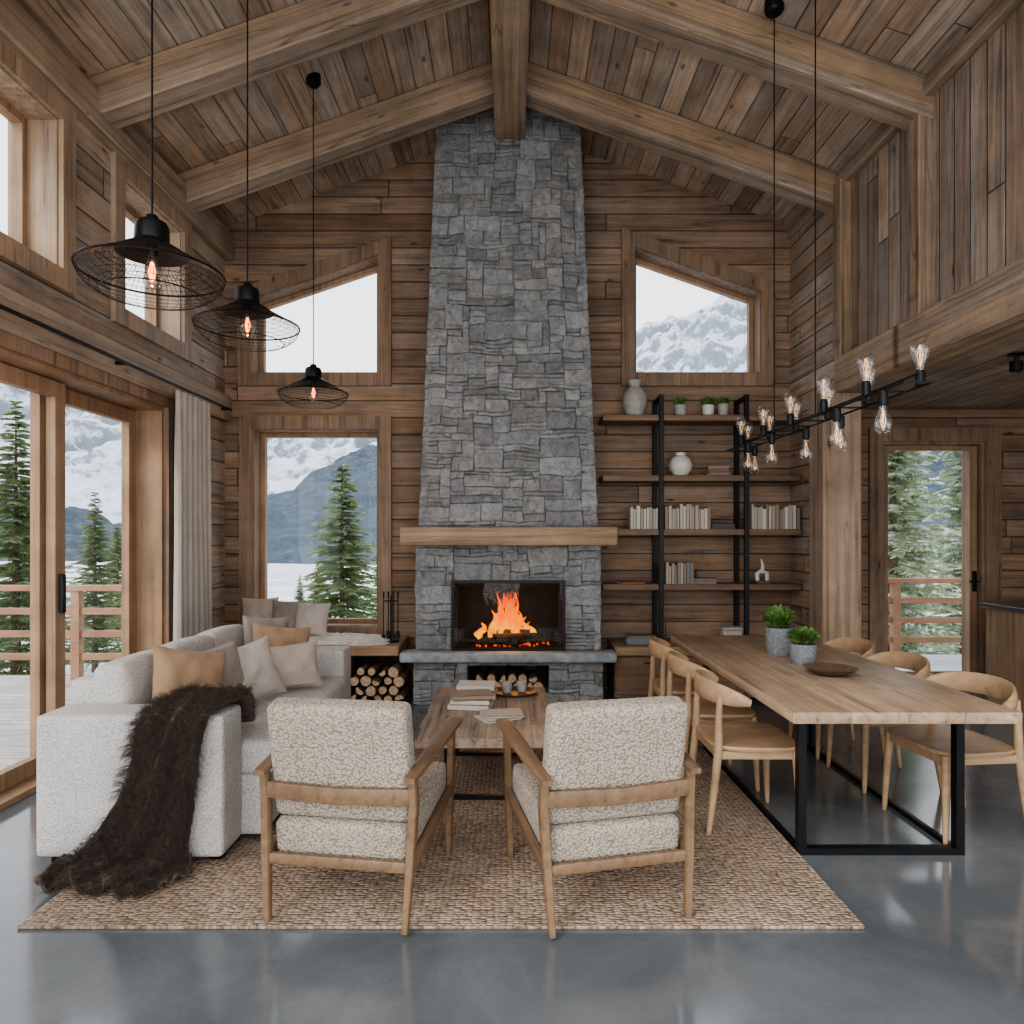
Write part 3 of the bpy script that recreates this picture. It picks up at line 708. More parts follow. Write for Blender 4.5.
def book_mesh(cov):
    mb = MB()
    mb.box((-.5, -.5, 0), (-.4, .5, 1)).box((.4, -.5, 0), (.5, .5, 1)).box((-.5, -.5, 0), (.5, -.44, 1))
    mb.box((-.41, -.45, .02), (.41, .47, .98), mi=1)
    return mb.mesh('book', [cov, 'paper'], smooth=False)
BM = [book_mesh(c) for c in covers]
def book(loc, size, rot=(0, 0, 0), ci=0, label='', group=None):
    o = bpy.data.objects.new('book', BM[ci]); C.objects.link(o); o.location = loc; o.scale = size; o.rotation_euler = rot
    tag(o, label, 'book', group); return o
def row_books(x0, x1, z, group, lab, pal, hmax=.23):
    x = x0
    while x < x1:
        t = R.uniform(.018, .036); h = hmax*R.uniform(.78, 1.0)
        book((x+t/2, 6.56+R.uniform(0, .015), z+.001), (t, .16*R.uniform(.85, 1), h), ci=R.choice(pal), label=lab, group=group); x += t+.003
def stack(x, y, z, n, group, lab, pal, w=.15, l=.22, tmin=.018, tmax=.03, rz0=0):
    for k in range(n):
        t = R.uniform(tmin, tmax); s_ = R.uniform(.88, 1)
        o = book((x, y, z+t/2+.0005), (t, w*s_, l*s_), ci=R.choice(pal), label=lab, group=group)
        o.matrix_world = Matrix.Translation((x, y, z+t/2+.001)) @ Matrix.Rotation(rz0+R.uniform(-.2, .2), 4, 'Z') @ Matrix.Rotation(pi/2, 4, 'Y') @ Matrix.Translation((0, 0, -l*s_/2)) @ Matrix.Diagonal((t, w*s_, l*s_, 1))
        z += t+.001
    return z
s3, s4 = SZ[2]+.055, SZ[3]+.055
row_books(1.12, 1.36, s3, 'upright books on the middle shelf', 'pale upright book standing on wooden shelf', [0, 1, 2, 4, 6])
row_books(1.44, 1.84, s3, 'upright books on the middle shelf', 'pale upright book standing on wooden shelf', [0, 1, 2, 3, 6, 0, 1])
row_books(2.24, 2.66, s3, 'upright books on the middle shelf by the wall', 'cream upright book standing on wooden shelf', [0, 1, 3, 4, 6, 2])
row_books(1.45, 1.68, s4, 'upright books on the lower shelf', 'muted upright book standing on wooden shelf', [2, 3, 5, 8, 0, 6], .21)
stack(1.98, 6.56, s3, 2, 'books lying on the middle shelf', 'dark book lying flat on wooden shelf', [5, 7])
stack(1.82, 6.56, s4, 2, 'books lying on the lower shelf', 'grey book lying flat on wooden shelf', [5, 3, 2])
stack(1.13, 6.56, s4, 1, 'books lying on the lower shelf', 'dark closed book lying on wooden shelf', [5, 9], w=.18, l=.26)
stack(1.95, 6.56, SZ[1]+.055, 3, 'books lying on the upper shelf', 'small brown book lying flat on wooden shelf', [5, 9, 3], w=.13, l=.19, tmin=.024, tmax=.032)
stack(1.2, 6.48, .501, 3, 'books lying on the low cabinet', 'dark book lying flat on low cabinet', [7, 5, 8], w=.2, l=.28)
stack(-.24, 4.35, .432, 3, 'books on the coffee table', 'pale hardback book stacked on coffee table', [3, 0, 1], w=.2, l=.27, tmin=.025, tmax=.035)
stack(-.22, 4.62, .432, 3, 'books on the coffee table', 'pale hardback book stacked on coffee table', [1, 5, 4], w=.2, l=.27, tmin=.025, tmax=.035)
stack(-.07, 4.08, .432, 1, 'books on the coffee table', 'thin magazine lying on coffee table', [4], w=.19, l=.25, tmin=.008, tmax=.01, rz0=.5)
stack(-.05, 4.13, .443, 1, 'books on the coffee table', 'thin magazine lying on coffee table', [0], w=.19, l=.25, tmin=.008, tmax=.01, rz0=.2)

def vase(name, loc, prof, mat, label, cat='vase', **k):
    return tag(MB().lathe(prof, seg=28).obj(name, mat, loc=loc, **k), label, cat)
s1, s2 = SZ[0]+.056, SZ[1]+.056
vase('vase', (1.17, 6.57, s1), [(0, 0), (.075, 0), (.1, .05), (.118, .12), (.11, .2), (.07, .25), (.05, .27), (.062, .315), (.07, .33), (.055, .325), (.04, .27), (0, .26)], 'greyceramic', 'large grey stoneware vase with narrow neck')
vase('vase', (1.60, 6.57, s2), [(0, 0), (.06, 0), (.1, .05), (.11, .1), (.09, .16), (.045, .19), (.05, .215), (.035, .21), (.03, .18), (0, .17)], 'ceramic', 'round white ceramic vase on shelf')
def leaves(mb, n, h, sp, w, z0, seed, mi=0):
    rn = random.Random(seed)
    for i in range(n):
        a = rn.uniform(0, 2*pi); out = sp*sqrt(rn.uniform(.02, 1)); hh = h*rn.uniform(.45, 1)*(1-.4*(out/sp)**2); ww = w*rn.uniform(.7, 1.2)
        d = Vector((cos(a), sin(a), 0)); a2 = a+rn.uniform(-1, 1); p = Vector((-sin(a2), cos(a2), 0))
        rows = []; b0 = rn.uniform(0, .5)
        for k in range(4):
            t = k/3; q = d*(out*(b0+(1-b0)*t))+Vector((0, 0, z0+hh*(b0+(1-b0)*t)+.012*sin(t*3)))
            wd = ww*(.35+1.3*t*(1-t)*2)*(1 if k < 3 else .1)
            rows.append((mb.bm.verts.new(q-p*wd), mb.bm.verts.new(q+p*wd+Vector((0, 0, .004)))))
        for A, B in zip(rows, rows[1:]): mb.bm.faces.new((A[0], A[1], B[1], B[0])).material_index = mi
def plantpot(loc, rp, hp, hf, spread, label, mat='concretepot', seed=0, n=90, w=.012):
    r = top('potted_plant', label, 'plant', loc)
    MB().lathe([(0, 0), (rp*.78, 0), (rp*.95, hp*.35), (rp, hp), (rp*.88, hp), (rp*.85, hp*.9), (0, hp*.88)], seg=28).obj('pot', mat, r)
    mb = MB(); leaves(mb, n, hf, spread, w, hp*.88, seed); mb.obj('foliage', 'leaf', r, recalc=False)
    return r
plantpot((1.60, 6.57, s1), .06, .1, .11, .08, 'small green plant in grey pot on shelf', 'greyceramic', 1, 120)
plantpot((1.86, 6.57, s1), .055, .1, .1, .09, 'small green succulent in pale pot on shelf', 'ceramic', 2, 120)
plantpot((2.0, 6.57, s1), .05, .11, .09, .08, 'small green succulent in pale pot on shelf', 'greyceramic', 3, 120)
plantpot((1.69, 4.4, .751), .082, .17, .17, .105, 'leafy herb in tall concrete pot on dining table', 'concretepot', 4, 420, .014)
plantpot((1.70, 4.06, .751), .075, .12, .12, .095, 'bushy green plant in small concrete pot on dining table', 'concretepot', 5, 420, .011)
vase('bowl', (1.72, 3.76, .751), [(0, .0), (.06, 0), (.1, .015), (.13, .035), (.138, .04), (.125, .038), (.09, .018), (0, .01)], 'bowl', 'shallow dark wooden bowl on dining table', 'bowl')
o = top('figurine', 'small pale abstract sculpture on shelf', 'ornament', (2.36, 6.55, s4))
MB().box((-.07, -.04, 0), (.07, .04, .03), bev=.006).obj('plinth', 'bowl', o)
MB().tube([(-.045, 0, .03), (-.05, 0, .09), (-.015, 0, .12), (.045, 0, .10), (.045, 0, .03)], .02, 10, up=(0, 1, 0)).tube([(0, 0, .1), (.005, 0, .17), (-.01, 0, .23)], [.02, .016, .008], 10, up=(0, 1, 0)).obj('sculpture', 'ceramic', o)
o = top('box', 'small pale box with lid on low cabinet', 'box', (2.05, 6.5, .501))
MB().box((-.09, -.06, 0), (.09, .06, .12), bev=.006).obj('body', 'cbeige', o); MB().box((-.095, -.065, .121), (.095, .065, .15), bev=.006).obj('lid', 'greyceramic', o)

o = top('fireplace_tools', 'black metal fireplace tool set on stand', 'fireplace tools', (-1.08, 6.36, .531))
MB().lathe([(0, 0), (.075, 0), (.075, .012), (.012, .018), (.008, .03), (.008, .42), (.0, .42)], seg=20).tube([(-.07, 0, .37), (.07, 0, .37)], .006, 8).obj('stand', 'black', o)
for k, x in enumerate((-.065, -.022, .022, .065)):
    mb = MB().tube([(x, -.018, .03), (x, -.018, .44)], .005, 8, up=(0, 1, 0)).tube([(x, -.018, .4), (x, -.018, .46)], .009, 8, up=(0, 1, 0))
    mb.box((x-.018, -.024, .03), (x+.018, -.012, .1 if k % 2 else .07))
    mb.obj('poker', 'black', o)

# ------------------------------------------------------------------ curtain + rod
o = top('curtain', 'floor-length greige linen curtain', 'curtain', (XL+.14, 5.86, 0))
mb = MB(); n = 110; rows = []
for j in range(13):
    t = j/12; z = .02+t*2.62; row = []
    for i in range(n+1):
        s_ = i/n; yy = -.36+.60*s_; amp = .05*(1-.35*t)
        row.append(mb.bm.verts.new((amp*sin(s_*2*pi*6.5+.5*sin(t*3+s_*6))+.012*noise.noise(Vector((s_*9, t*2, 0))), yy, z)))
    rows.append(row)
for A, B in zip(rows, rows[1:]):
    for i in range(n): mb.bm.faces.new((A[i], A[i+1], B[i+1], B[i]))
mb.obj('drape', 'curtain', o, recalc=False, angle=180)
cr = top('curtain_rod', 'thin black metal curtain rod with wall brackets', 'curtain rod', (XL+.14, 0, 2.68))
MB().tube([(0, 1.2, 0), (0, 6.6, 0)], .012, 10).obj('rod', 'black', cr)
for y in (1.6, 3.2, 4.8, 6.55): MB().box((-.14, y-.012, -.012), (.0, y+.012, .012)).obj('bracket', 'black', cr, smooth=False)

rg = MB().box((-1.612, -1.19, 0), (1.612, 1.18, .014), bev=.004, seg=2).obj('rug', 'rug', loc=(-.262, 3.85, 0.0005))
tag(rg, 'large braided natural jute area rug', 'rug')

# ------------------------------------------------------------------ sofa
so = top('sofa', 'cream upholstered two-seat sofa with boxy arms', 'sofa', (-1.65, 4.18, 0))
MB().soft((-.48, -.80, .05), (.46, .80, .34), .02, .0).obj('base', 'sofa', so)
MB().soft((-.49, -1.03, .045), (.355, -.79, .685), .022, .004).obj('armrest', 'sofa', so)
MB().soft((-.49, .79, .045), (.47, 1.03, .68), .022, .004).obj('armrest', 'sofa', so)
MB().soft((-.49, -.79, .05), (-.30, .79, .80), .03, .003).obj('backrest', 'sofa', so)
for k in range(2): MB().soft((-.28, -.785+k*.786, .33), (.50, -.001+k*.786, .50), .035, .012).obj('seat_cushion', 'sofa', so)
for k in range(3):
    MB().soft((-.37, -.78+k*.523, .49), (-.20, -.262+k*.523, .865), .04, .014, rot=(0, -.12, 0)).obj('back_cushion', 'sofa', so)
for x in (-.42, .30):
    for y in (-.95, .95): MB().box((x-.03, y-.03, 0 if x < 0 else .0150), (x+.03, y+.03, .05), bev=.004).obj('leg', 'black', so)
def cushion(loc, w, h, t, rz, tilt, mat, label, group='throw cushions on the sofa', seed=0, roll=0):
    o = MB().pillow(w, h, t, seed=seed).obj('cushion', mat, loc=loc); o.rotation_euler = Euler((tilt, roll, rz)); tag(o, label, 'cushion', group)
    return o
cushion((-1.66, 3.62, .72), .42, .40, .14, radians(55), -.28, 'tan', 'tan square cushion leaning on sofa back', seed=1, roll=.22)
cushion((-1.63, 3.90, .70), .36, .37, .12, radians(60), -.25, 'cgrey', 'warm grey square cushion leaning on sofa back', seed=2, roll=-.12)
cushion((-1.52, 4.08, .695), .36, .36, .13, radians(46), -.32, 'cwhite', 'off-white square cushion on sofa', seed=3, roll=-.2)
cushion((-1.43, 4.42, .665), .46, .30, .13, radians(26), -.35, 'cbeige', 'beige oblong cushion on sofa', seed=4, roll=-.05)
cushion((-1.54, 4.70, .71), .40, .38, .13, radians(32), -.3, 'tan', 'tan square cushion beside sofa arm', seed=5, roll=.15)
cushion((-1.69, 4.85, .75), .34, .38, .11, radians(42), -.2, 'cgrey', 'warm grey square cushion beside sofa arm', seed=9, roll=.1)
g2 = 'cushions on the window seat'
cushion((-2.36, 6.6, .735), .34, .36, .12, radians(8), -.2, 'cbeige', 'beige cushion on window seat', g2, 6)
cushion((-2.08, 6.54, .725), .32, .34, .12, radians(-5), -.25, 'cgrey', 'warm grey cushion on window seat', g2, 7)
cushion((-1.82, 6.43, .725), .34, .32, .11, radians(-12), -.3, 'cwhite', 'off-white cushion on window seat', g2, 8)

# throw blanket
mb = MB()
path = [(3.54, .56, -1.42, .26), (3.43, .72, -1.42, .31), (3.3, .72, -1.45, .33), (3.165, .71, -1.48, .31), (3.12, .64, -1.50, .30), (3.105, .48, -1.53, .31), (3.10, .32, -1.57, .34), (3.09, .17, -1.62, .41), (3.06, .08, -1.66, .5), (3.0, .05, -1.69, .56), (2.94, .04, -1.72, .54), (2.88, .03, -1.75, .44)]
def pinterp(t):
    f_ = t*(len(path)-1); i = min(int(f_), len(path)-2); q = f_-i
    P = lambda k: path[max(0, min(len(path)-1, k))]
    out = []
    for c in range(4):
        a, b_, c_, d = P(i-1)[c], P(i)[c], P(i+1)[c], P(i+2)[c]
        out.append(.5*(2*b_+(c_-a)*q+(2*a-5*b_+4*c_-d)*q*q+(3*b_-a-3*c_+d)*q**3))
    return out
NS, NT = 110, 90; G = []
for i in range(NS+1):
    t = i/NS; y, z, xc, wd = pinterp(t); y1, z1, _, _ = pinterp(min(1, t+.01)); y0, z0, _, _ = pinterp(max(0, t-.01))
    tg = Vector((0, y1-y0, z1-z0)).normalized(); nn = Vector((0, -abs(tg.z), abs(tg.y)))
    if nn.length < .1: nn = Vector((0, 0, 1))
    row = []
    for j in range(NT+1):
        u = -1+2*j/NT
        fold = .018*sin(u*8+t*4+3*noise.noise(Vector((u, t*4, 0))))+.009*sin(u*15+t*7+2*noise.noise(Vector((u*2, t*5, 7))))
        fold *= .25+min(1.1, t*1.8)
        nz = noise.noise(Vector((u*3.5, t*8, 2)))*.026*(1 if t > .3 else .3)+.004*noise.noise(Vector((u*14, t*45, 7)))
        if t > .68: nz += .05*(t-.68)/.32*abs(noise.noise(Vector((u*3, t*15, 9))))*2
        off = max(-.004, fold+nz+.010)
        ed = .04*noise.noise(Vector((t*7, u, 5)))+.008*noise.noise(Vector((t*40, u*2, 5)))
        ey = .08*noise.noise(Vector((u*3, 3, t)))*(1 if t > .7 else 0)
        p = Vector((xc+u*(wd/2+ed), y+ey-(.03*u if t > .75 else 0), z))+nn*off
        p.z = max(p.z, .022)
        row.append(mb.bm.verts.new(p))
    G.append(row)
for i in range(NS):
    for j in range(NT): mb.bm.faces.new((G[i][j], G[i+1][j], G[i+1][j+1], G[i][j+1]))
bmesh.ops.recalc_face_normals(mb.bm, faces=mb.bm.faces[:])
mb.bm.faces.ensure_lookup_table()
mid = mb.bm.faces[int(NS*.5)*NT+NT//2]
if mid.normal.y > 0: bmesh.ops.reverse_faces(mb.bm, faces=mb.bm.faces[:])
o = mb.obj('throw_blanket', 'fur', angle=180, recalc=False)
tag(o, 'shaggy dark brown fur throw draped over sofa arm', 'blanket')
pm = o.modifiers.new('fur', 'PARTICLE_SYSTEM'); ps = o.particle_systems[0].settings
ps.type = 'HAIR'; ps.count = 7000; ps.hair_length = .024; ps.hair_step = 3; ps.emit_from = 'FACE'; ps.use_emit_random = True
ps.use_advanced_hair = True; ps.brownian_factor = .012; ps.normal_factor = .012; ps.object_align_factor = (0, 0, -.006)
ps.child_type = 'INTERPOLATED'; ps.rendered_child_count = 7; ps.child_percent = 7; ps.roughness_1 = .008; ps.roughness_endpoint = .012; ps.clump_factor = .35
ps.root_radius = 1.0; ps.tip_radius = .2; ps.radius_scale = .0011; ps.material = 1; ps.render_step = 3; ps.display_step = 2
sm = o.modifiers.new('s', 'SOLIDIFY'); sm.thickness = .012; sm.offset = -1

# ------------------------------------------------------------------ armchairs
def armchair(loc, rz, label):
    r = top('armchair', label, 'armchair', loc, rz, 'lounge armchairs facing the fireplace')
    for sg in (-1, 1):
        x = .292*sg
        MB().tube([(x*.94, -.335, 0), (x*.99, -.315, .25), (x*1.02, -.30, .46), (x*1.02, -.315, .575)], [(.012, .015), (.016, .020), (.017, .022), (.015, .020)], up=(0, 1, 0), rect=True).obj('leg', 'armoak', r)
        MB().tube([(x*.94, .33, 0), (x*.98, .31, .3), (x*1.02, .30, .585)], [(.012, .015), (.016, .020), (.015, .020)], up=(0, 1, 0), rect=True).obj('leg', 'armoak', r)
        pts = []; rad = []
        for k in range(13):
            t = k/12; pts.append((x*1.02+sg*.012*sin(t*pi), -.36+.76*t, .575+.03*sin(t*pi*.8)+.015*t)); rad.append((.021+.009*sin(t*pi*.9)+.004*t, .0115))
        MB().tube(pts, rad, rect=True).obj('armrest', 'armoak', r)
        MB().tube([(x, -.31, .235), (x, .31, .315)], [(.011, .024)]*2, rect=True).obj('side_rail', 'armoak', r)
    MB().tube([(-.29, -.312, .50), (-.15, -.325, .497), (0, -.332, .495), (.15, -.325, .497), (.29, -.312, .50)], [(.011, .031)]*5, rect=True).obj('back_rail', 'armoak', r)
    MB().tube([(-.29, -.315, .235), (.29, -.315, .235)], [(.011, .020)]*2, rect=True).obj('rear_rail', 'armoak', r)
    MB().tube([(-.29, .31, .3), (.29, .31, .3)], [(.011, .020)]*2, rect=True).obj('front_rail', 'armoak', r)
    MB().soft((-.272, -.29, .258), (.272, .34, .405), .028, .002, rot=(.1, 0, 0)).obj('seat_cushion', 'boucle', r)
    MB().soft((-.28, -.275, .385), (.28, -.165, .852), .030, .001, rot=(.19, 0, 0), piv=(0, -.22, .40)).obj('back_cushion', 'boucle', r)
    return r
armchair((-.61, 2.985, .0145), radians(-9), 'oak-framed armchair with beige boucle cushions, nearer the sofa')
armchair((.345, 2.98, .0145), radians(13.5), 'oak-framed armchair with beige boucle cushions, nearer the dining table')

# ------------------------------------------------------------------ coffee table
ct = top('coffee_table', 'live-edge wooden coffee table on black steel frame', 'coffee table', (-.13, 4.3, .0145))
mb = MB(); n = 28; pts = []
def ed(t, s_): return .018*noise.noise(Vector((t*3.1, s_, 0)))+.007*noise.noise(Vector((t*11, s_, 3)))
for k in range(n+1): pts.append((-.37+ed(k/n*2, 1), -.62+1.24*k/n))
for k in range(n+1): pts.append((.37+ed(k/n*2, 7), .62-1.24*k/n))
mb.prism(pts, [], lambda u, v, d: (u, v, d), .365, .416); mb.obj('tabletop', 'coffee', ct, angle=30)
for y in (-.36, .42):
    MB().box((-.24, y-.015, 0), (-.21, y+.015, .364)).box((.21, y-.015, 0), (.24, y+.015, .364)).box((-.21, y-.015, .0), (.21, y+.015, .024)).box((-.21, y-.015, .34), (.21, y+.015, .364)).obj('leg', 'black', ct, smooth=False)
tr = top('tray', 'round dark tray on coffee table', 'tray', (.03, 4.72, .4315))
MB().lathe([(0, 0), (.13, 0), (.15, .02), (.143, .02), (.125, .007), (0, .007)], seg=32).obj('dish', 'bowl', tr)
for k, (x, y) in enumerate(((-.05, 0), (.05, .03))):
    o = tag(MB().lathe([(0, 0), (.025, 0), (.034, .03), (.036, .07), (.031, .068), (.028, .02), (0, .01)], seg=20).obj('cup', 'greyceramic', loc=(.03+x, 4.72+y, .4395)), 'small stoneware cup on tray', 'cup', 'cups on the tray')

# ------------------------------------------------------------------ dining table
dt = top('dining_table', 'long oak dining table on black steel frame', 'dining table', (1.685, 4.1, 0))
MB().box((-.485, -1.14, .70), (.485, 1.14, .75), bev=.005, seg=2).obj('tabletop', 'tabletop', dt)
for y in (-.80, .78):
    MB().box((-.332, y-.022, 0), (-.296, y+.022, .699)).box((.407, y-.022, 0), (.445, y+.022, .699)).box((-.296, y-.022, .0), (.407, y+.022, .032)).box((-.296, y-.022, .667), (.407, y+.022, .699)).obj('leg', 'black', dt, smooth=False)
MB().box((-.327, -.777, 0.001), (-.303, .757, .026)).obj('stretcher', 'black', dt, smooth=False)
MB().box((.414, -.777, 0.001), (.438, .757, .026)).obj('stretcher', 'black', dt, smooth=False)

def dining_chair(loc, rz, label):
    r = top('dining_chair', label, 'chair', loc, rz, 'oak dining chairs around the table')
    mb = MB(); rings = []; N_ = 40
    prof = [(0.0, .440), (.4, .441), (.75, .446), (.93, .450), (.985, .448), (1.0, .44), (.985, .428), (.9, .42), (0, .42)]
    for (s_, z) in prof:
        if s_ == 0: rings.append([mb.bm.verts.new((0, 0, z))]); continue
        ring = []
        for k in range(N_):
            a = 2*pi*k/N_; ca, sa = cos(a), sin(a); q = (abs(ca)**4+abs(sa)**4)**(-1/4)
            wx = .248+.015*sa; ring.append(mb.bm.verts.new((ca*q*wx*s_, sa*q*.228*s_+.01, z)))
        rings.append(ring)
    for A, B in zip(rings, rings[1:]):
        for k in range(N_):
            k2 = (k+1) % N_
            if len(A) == 1: mb.bm.faces.new((A[0], B[k], B[k2]))
            elif len(B) == 1: mb.bm.faces.new((A[k], A[k2], B[0]))
            else: mb.bm.faces.new((A[k], A[k2], B[k2], B[k]))
    mb.obj('seat', 'chairoak', r)
    for sg in (-1, 1):
        MB().tube([(.232*sg, .215, 0), (.222*sg, .205, .25), (.21*sg, .195, .43)], [.012, .0195, .022], 12, up=(0, 1, 0)).obj('leg', 'chairoak', r)
        MB().tube([(.222*sg, -.245, 0), (.212*sg, -.21, .25), (.208*sg, -.19, .43), (.205*sg, -.188, .58), (.205*sg, -.182, .69)], [.012, .0195, .022, .018, .015], 12, up=(0, 1, 0)).obj('leg', 'chairoak', r)
    MB().tube([(-.2, .2, .402), (.2, .2, .402)], [(.01, .02)]*2, rect=True).tube([(-.2, -.19, .402), (.2, -.19, .402)], [(.01, .02)]*2, rect=True).tube([(-.205, -.19, .402), (-.205, .2, .402)], [(.01, .02)]*2, rect=True).tube([(.205, -.19, .402), (.205, .2, .402)], [(.01, .02)]*2, rect=True).obj('seat_frame', 'chairoak', r)
    pts = []; rad = []
    for k in range(29):
        t = -1+2*k/28; a = t*1.42
        pts.append((.285*sin(a), -.02-.215*cos(a), .712-.035*abs(t)**2.2)); rad.append((.011+.005*abs(t), .018+.038*(1-abs(t)**3)))
    MB().tube(pts, rad, 14).obj('backrest', 'chairoak', r)
    return r
lab = 'pale oak dining chair with curved backrest tucked at table'
ch = dining_chair((1.23, 3.70, 0), radians(-90), 'pale oak dining chair with curved backrest at table corner near armchair')
for y, dx, a in ((4.33, 0, -88), (4.93, .0, -92)): dup(ch, (1.23+dx, y, 0), radians(a), lab)
dup(ch, (2.285, 3.62, 0), radians(96), 'pale oak dining chair with curved backrest, turned slightly at table')
for y, a in ((4.30, 90), (4.92, 90)): dup(ch, (2.275, y, 0), radians(a), lab)

# ------------------------------------------------------------------ pendants
def bulb(mb_g, mb_f, c, up=1, s_=1.0, fr=.0018):
    pr = [(.0125, 0), (.014, .02), (.024, .045), (.031, .07), (.029, .09), (.018, .105), (0, .11)]
    mb_g.lathe([(r_*s_, z*s_*up) for r_, z in pr], c, 16)
    x, y, z = c
    for k in range(3):
        a = k*2.1; mb_f.tube([(x+.003*cos(a), y+.003*sin(a), z+.02*s_*up), (x+.011*s_*cos(a), y+.011*s_*sin(a), z+.055*s_*up), (x+.004*cos(a), y+.004*sin(a), z+.085*s_*up)], fr*s_, 5, up=(0, 1, .1))
def pendant(x, y, zr, label):
    r = top('pendant_lamp', label, 'pendant lamp', (x, y, zr), group='pendant lamps above the sofa')
    ch_ = cz(x)-zr
    MB().tube([(0, 0, .17), (0, 0, ch_-.02)], .004, 6, up=(0, 1, 0)).obj('cord', 'black', r)
    MB().lathe([(0, ch_-.075), (.03, ch_-.07), (.055, ch_-.045), (.055, ch_+.02), (0, ch_+.02)], seg=24).obj('ceiling_cap', 'black', r)
    MB().lathe([(0, .175), (.02, .173), (.028, .155), (.052, .146), (.06, .13), (.062, .075), (.075, .062), (.105, .045), (.125, .03), (.127, .026), (.1, .042), (.06, .06), (.03, .065), (0, .07)], seg=48).obj('lamp_shade', 'black', r)
    mb = MB()
    def ring(rr, z, w=.0018):
        mb.tube([(rr*cos(2*pi*k/48), rr*sin(2*pi*k/48), z) for k in range(48)], w, 5, closed=True)
    ring(.258, -.045, .0045)
    for rr, z in ((.145, .018), (.165, .007), (.187, -.005), (.21, -.018), (.235, -.032), (.253, -.064), (.245, -.082), (.23, -.1), (.208, -.115)): ring(rr, z, .0011)
    ring(.18, -.128, .0026)
    for k in range(80):
        a = 2*pi*k/80; c_, s_ = cos(a), sin(a)
        mb.tube([(.125*c_, .125*s_, .029), (.258*c_, .258*s_, -.045)], .0010, 4, cap=False)
        if k % 2: mb.tube([(.258*c_, .258*s_, -.045), (.245*c_, .245*s_, -.082), (.208*c_, .208*s_, -.115), (.18*c_, .18*s_, -.128)], .0008, 4, cap=False)
    mb.obj('wire_cage', 'black', r)
    MB().lathe([(0, .07), (.02, .07), (.02, .025), (.014, .015), (0, .015)], seg=16).obj('socket', 'black', r)
    g, f_ = MB(), MB(); bulb(g, f_, (0, 0, .018), -1, 1.1, .003)
    g.obj('bulb', 'bulbglass', r); f_.obj('filament', 'fil_on', r)
    ld = bpy.data.lights.new('bulb_light', 'POINT'); ld.energy = 4; ld.color = (1, .5, .2); ld.shadow_soft_size = .02
    lo_ = bpy.data.objects.new('bulb_light', ld); C.objects.link(lo_); lo_.parent = r; lo_.location = (0, 0, -.17)
    return r
pendant(-1.36, 2.66, 2.54, 'black metal pendant lamp with wide wire shade and glowing bulb')
pendant(-1.35, 3.6, 2.62, 'black metal pendant lamp with wide wire shade and glowing bulb')
pendant(-1.48, 5.27, 2.61, 'black metal pendant lamp with wide wire shade and glowing bulb')

# linear chandelier
cl = top('linear_chandelier', 'long black bar chandelier with clear exposed bulbs', 'chandelier', (1.68, 4.05, 2.13))
mb = MB()
for xx, zz in ((-.06, 0), (.06, 0), (0, .035)): mb.tube([(xx, -1.17, zz), (xx, 1.17, zz)], .0055, 8)
for k in range(13):
    y = -1.17+k*.195; mb.box((-.065, y-.004, -.004), (.065, y+.004, .004))
for k in range(0, 13, 4):
    y = -1.17+k*.195; mb.box((-.005, y-.005, 0), (.005, y+.005, .036))
mb.obj('bar', 'black', cl)
top_z = cz(1.68)-2.13
for y in (.40, -.20):
    MB().tube([(0, y, .03), (0, y, top_z-.02)], .004, 6, up=(0, 1, 0)).obj('cord', 'black', cl)
    MB().lathe([(0, top_z-.06), (.05, top_z-.055), (.06, top_z-.04), (.06, top_z+.025), (0, top_z+.025)], (0, y, 0), seg=24).obj('ceiling_cap', 'black', cl)
for k in range(11):
    y = -1.08+k*.215; x = -.06 if k % 2 else .06
    for up, xx in (((1, x),) if k % 3 == 1 else ((1, x), (-1, -x))):
        s_ = MB().lathe([(0, 0), (.019, 0), (.021, .05*up), (.015, .065*up), (0, .065*up)], (xx, y+(.0 if xx == x else .07), .005*up), seg=16).obj('socket', 'black', cl)
        g, f_ = MB(), MB(); bulb(g, f_, (xx, y+(.0 if xx == x else .07), .065*up), up, 1.2)
        bo = g.obj('bulb', 'bulbglass', s_); f_.obj('filament', 'fil_off', s_)

ki = top('kitchen_island', 'wooden kitchen counter with dark worktop', 'kitchen cabinet', (4.75, 5.75, 0))
MB().box((-.53, -.6, .0), (.5, .45, .86)).obj('body', 'cab', ki, smooth=False)
MB().box((-.56, -.63, .861), (.53, .48, .9), bev=.004).obj('worktop', 'counter', ki)
sp_ = top('ceiling_spotlight', 'small black spotlight under board soffit', 'spotlight', (3.4, 4.7, 2.72))
MB().lathe([(0, 0), (.05, 0), (.05, -.015), (.015, -.02), (.012, -.06), (0, -.06)], seg=20).obj('mount', 'black', sp_)
MB().lathe([(0, -.05), (.04, -.055), (.04, -.12), (.034, -.12), (.03, -.07), (0, -.07)], seg=20).obj('lamp_head', 'black', sp_)

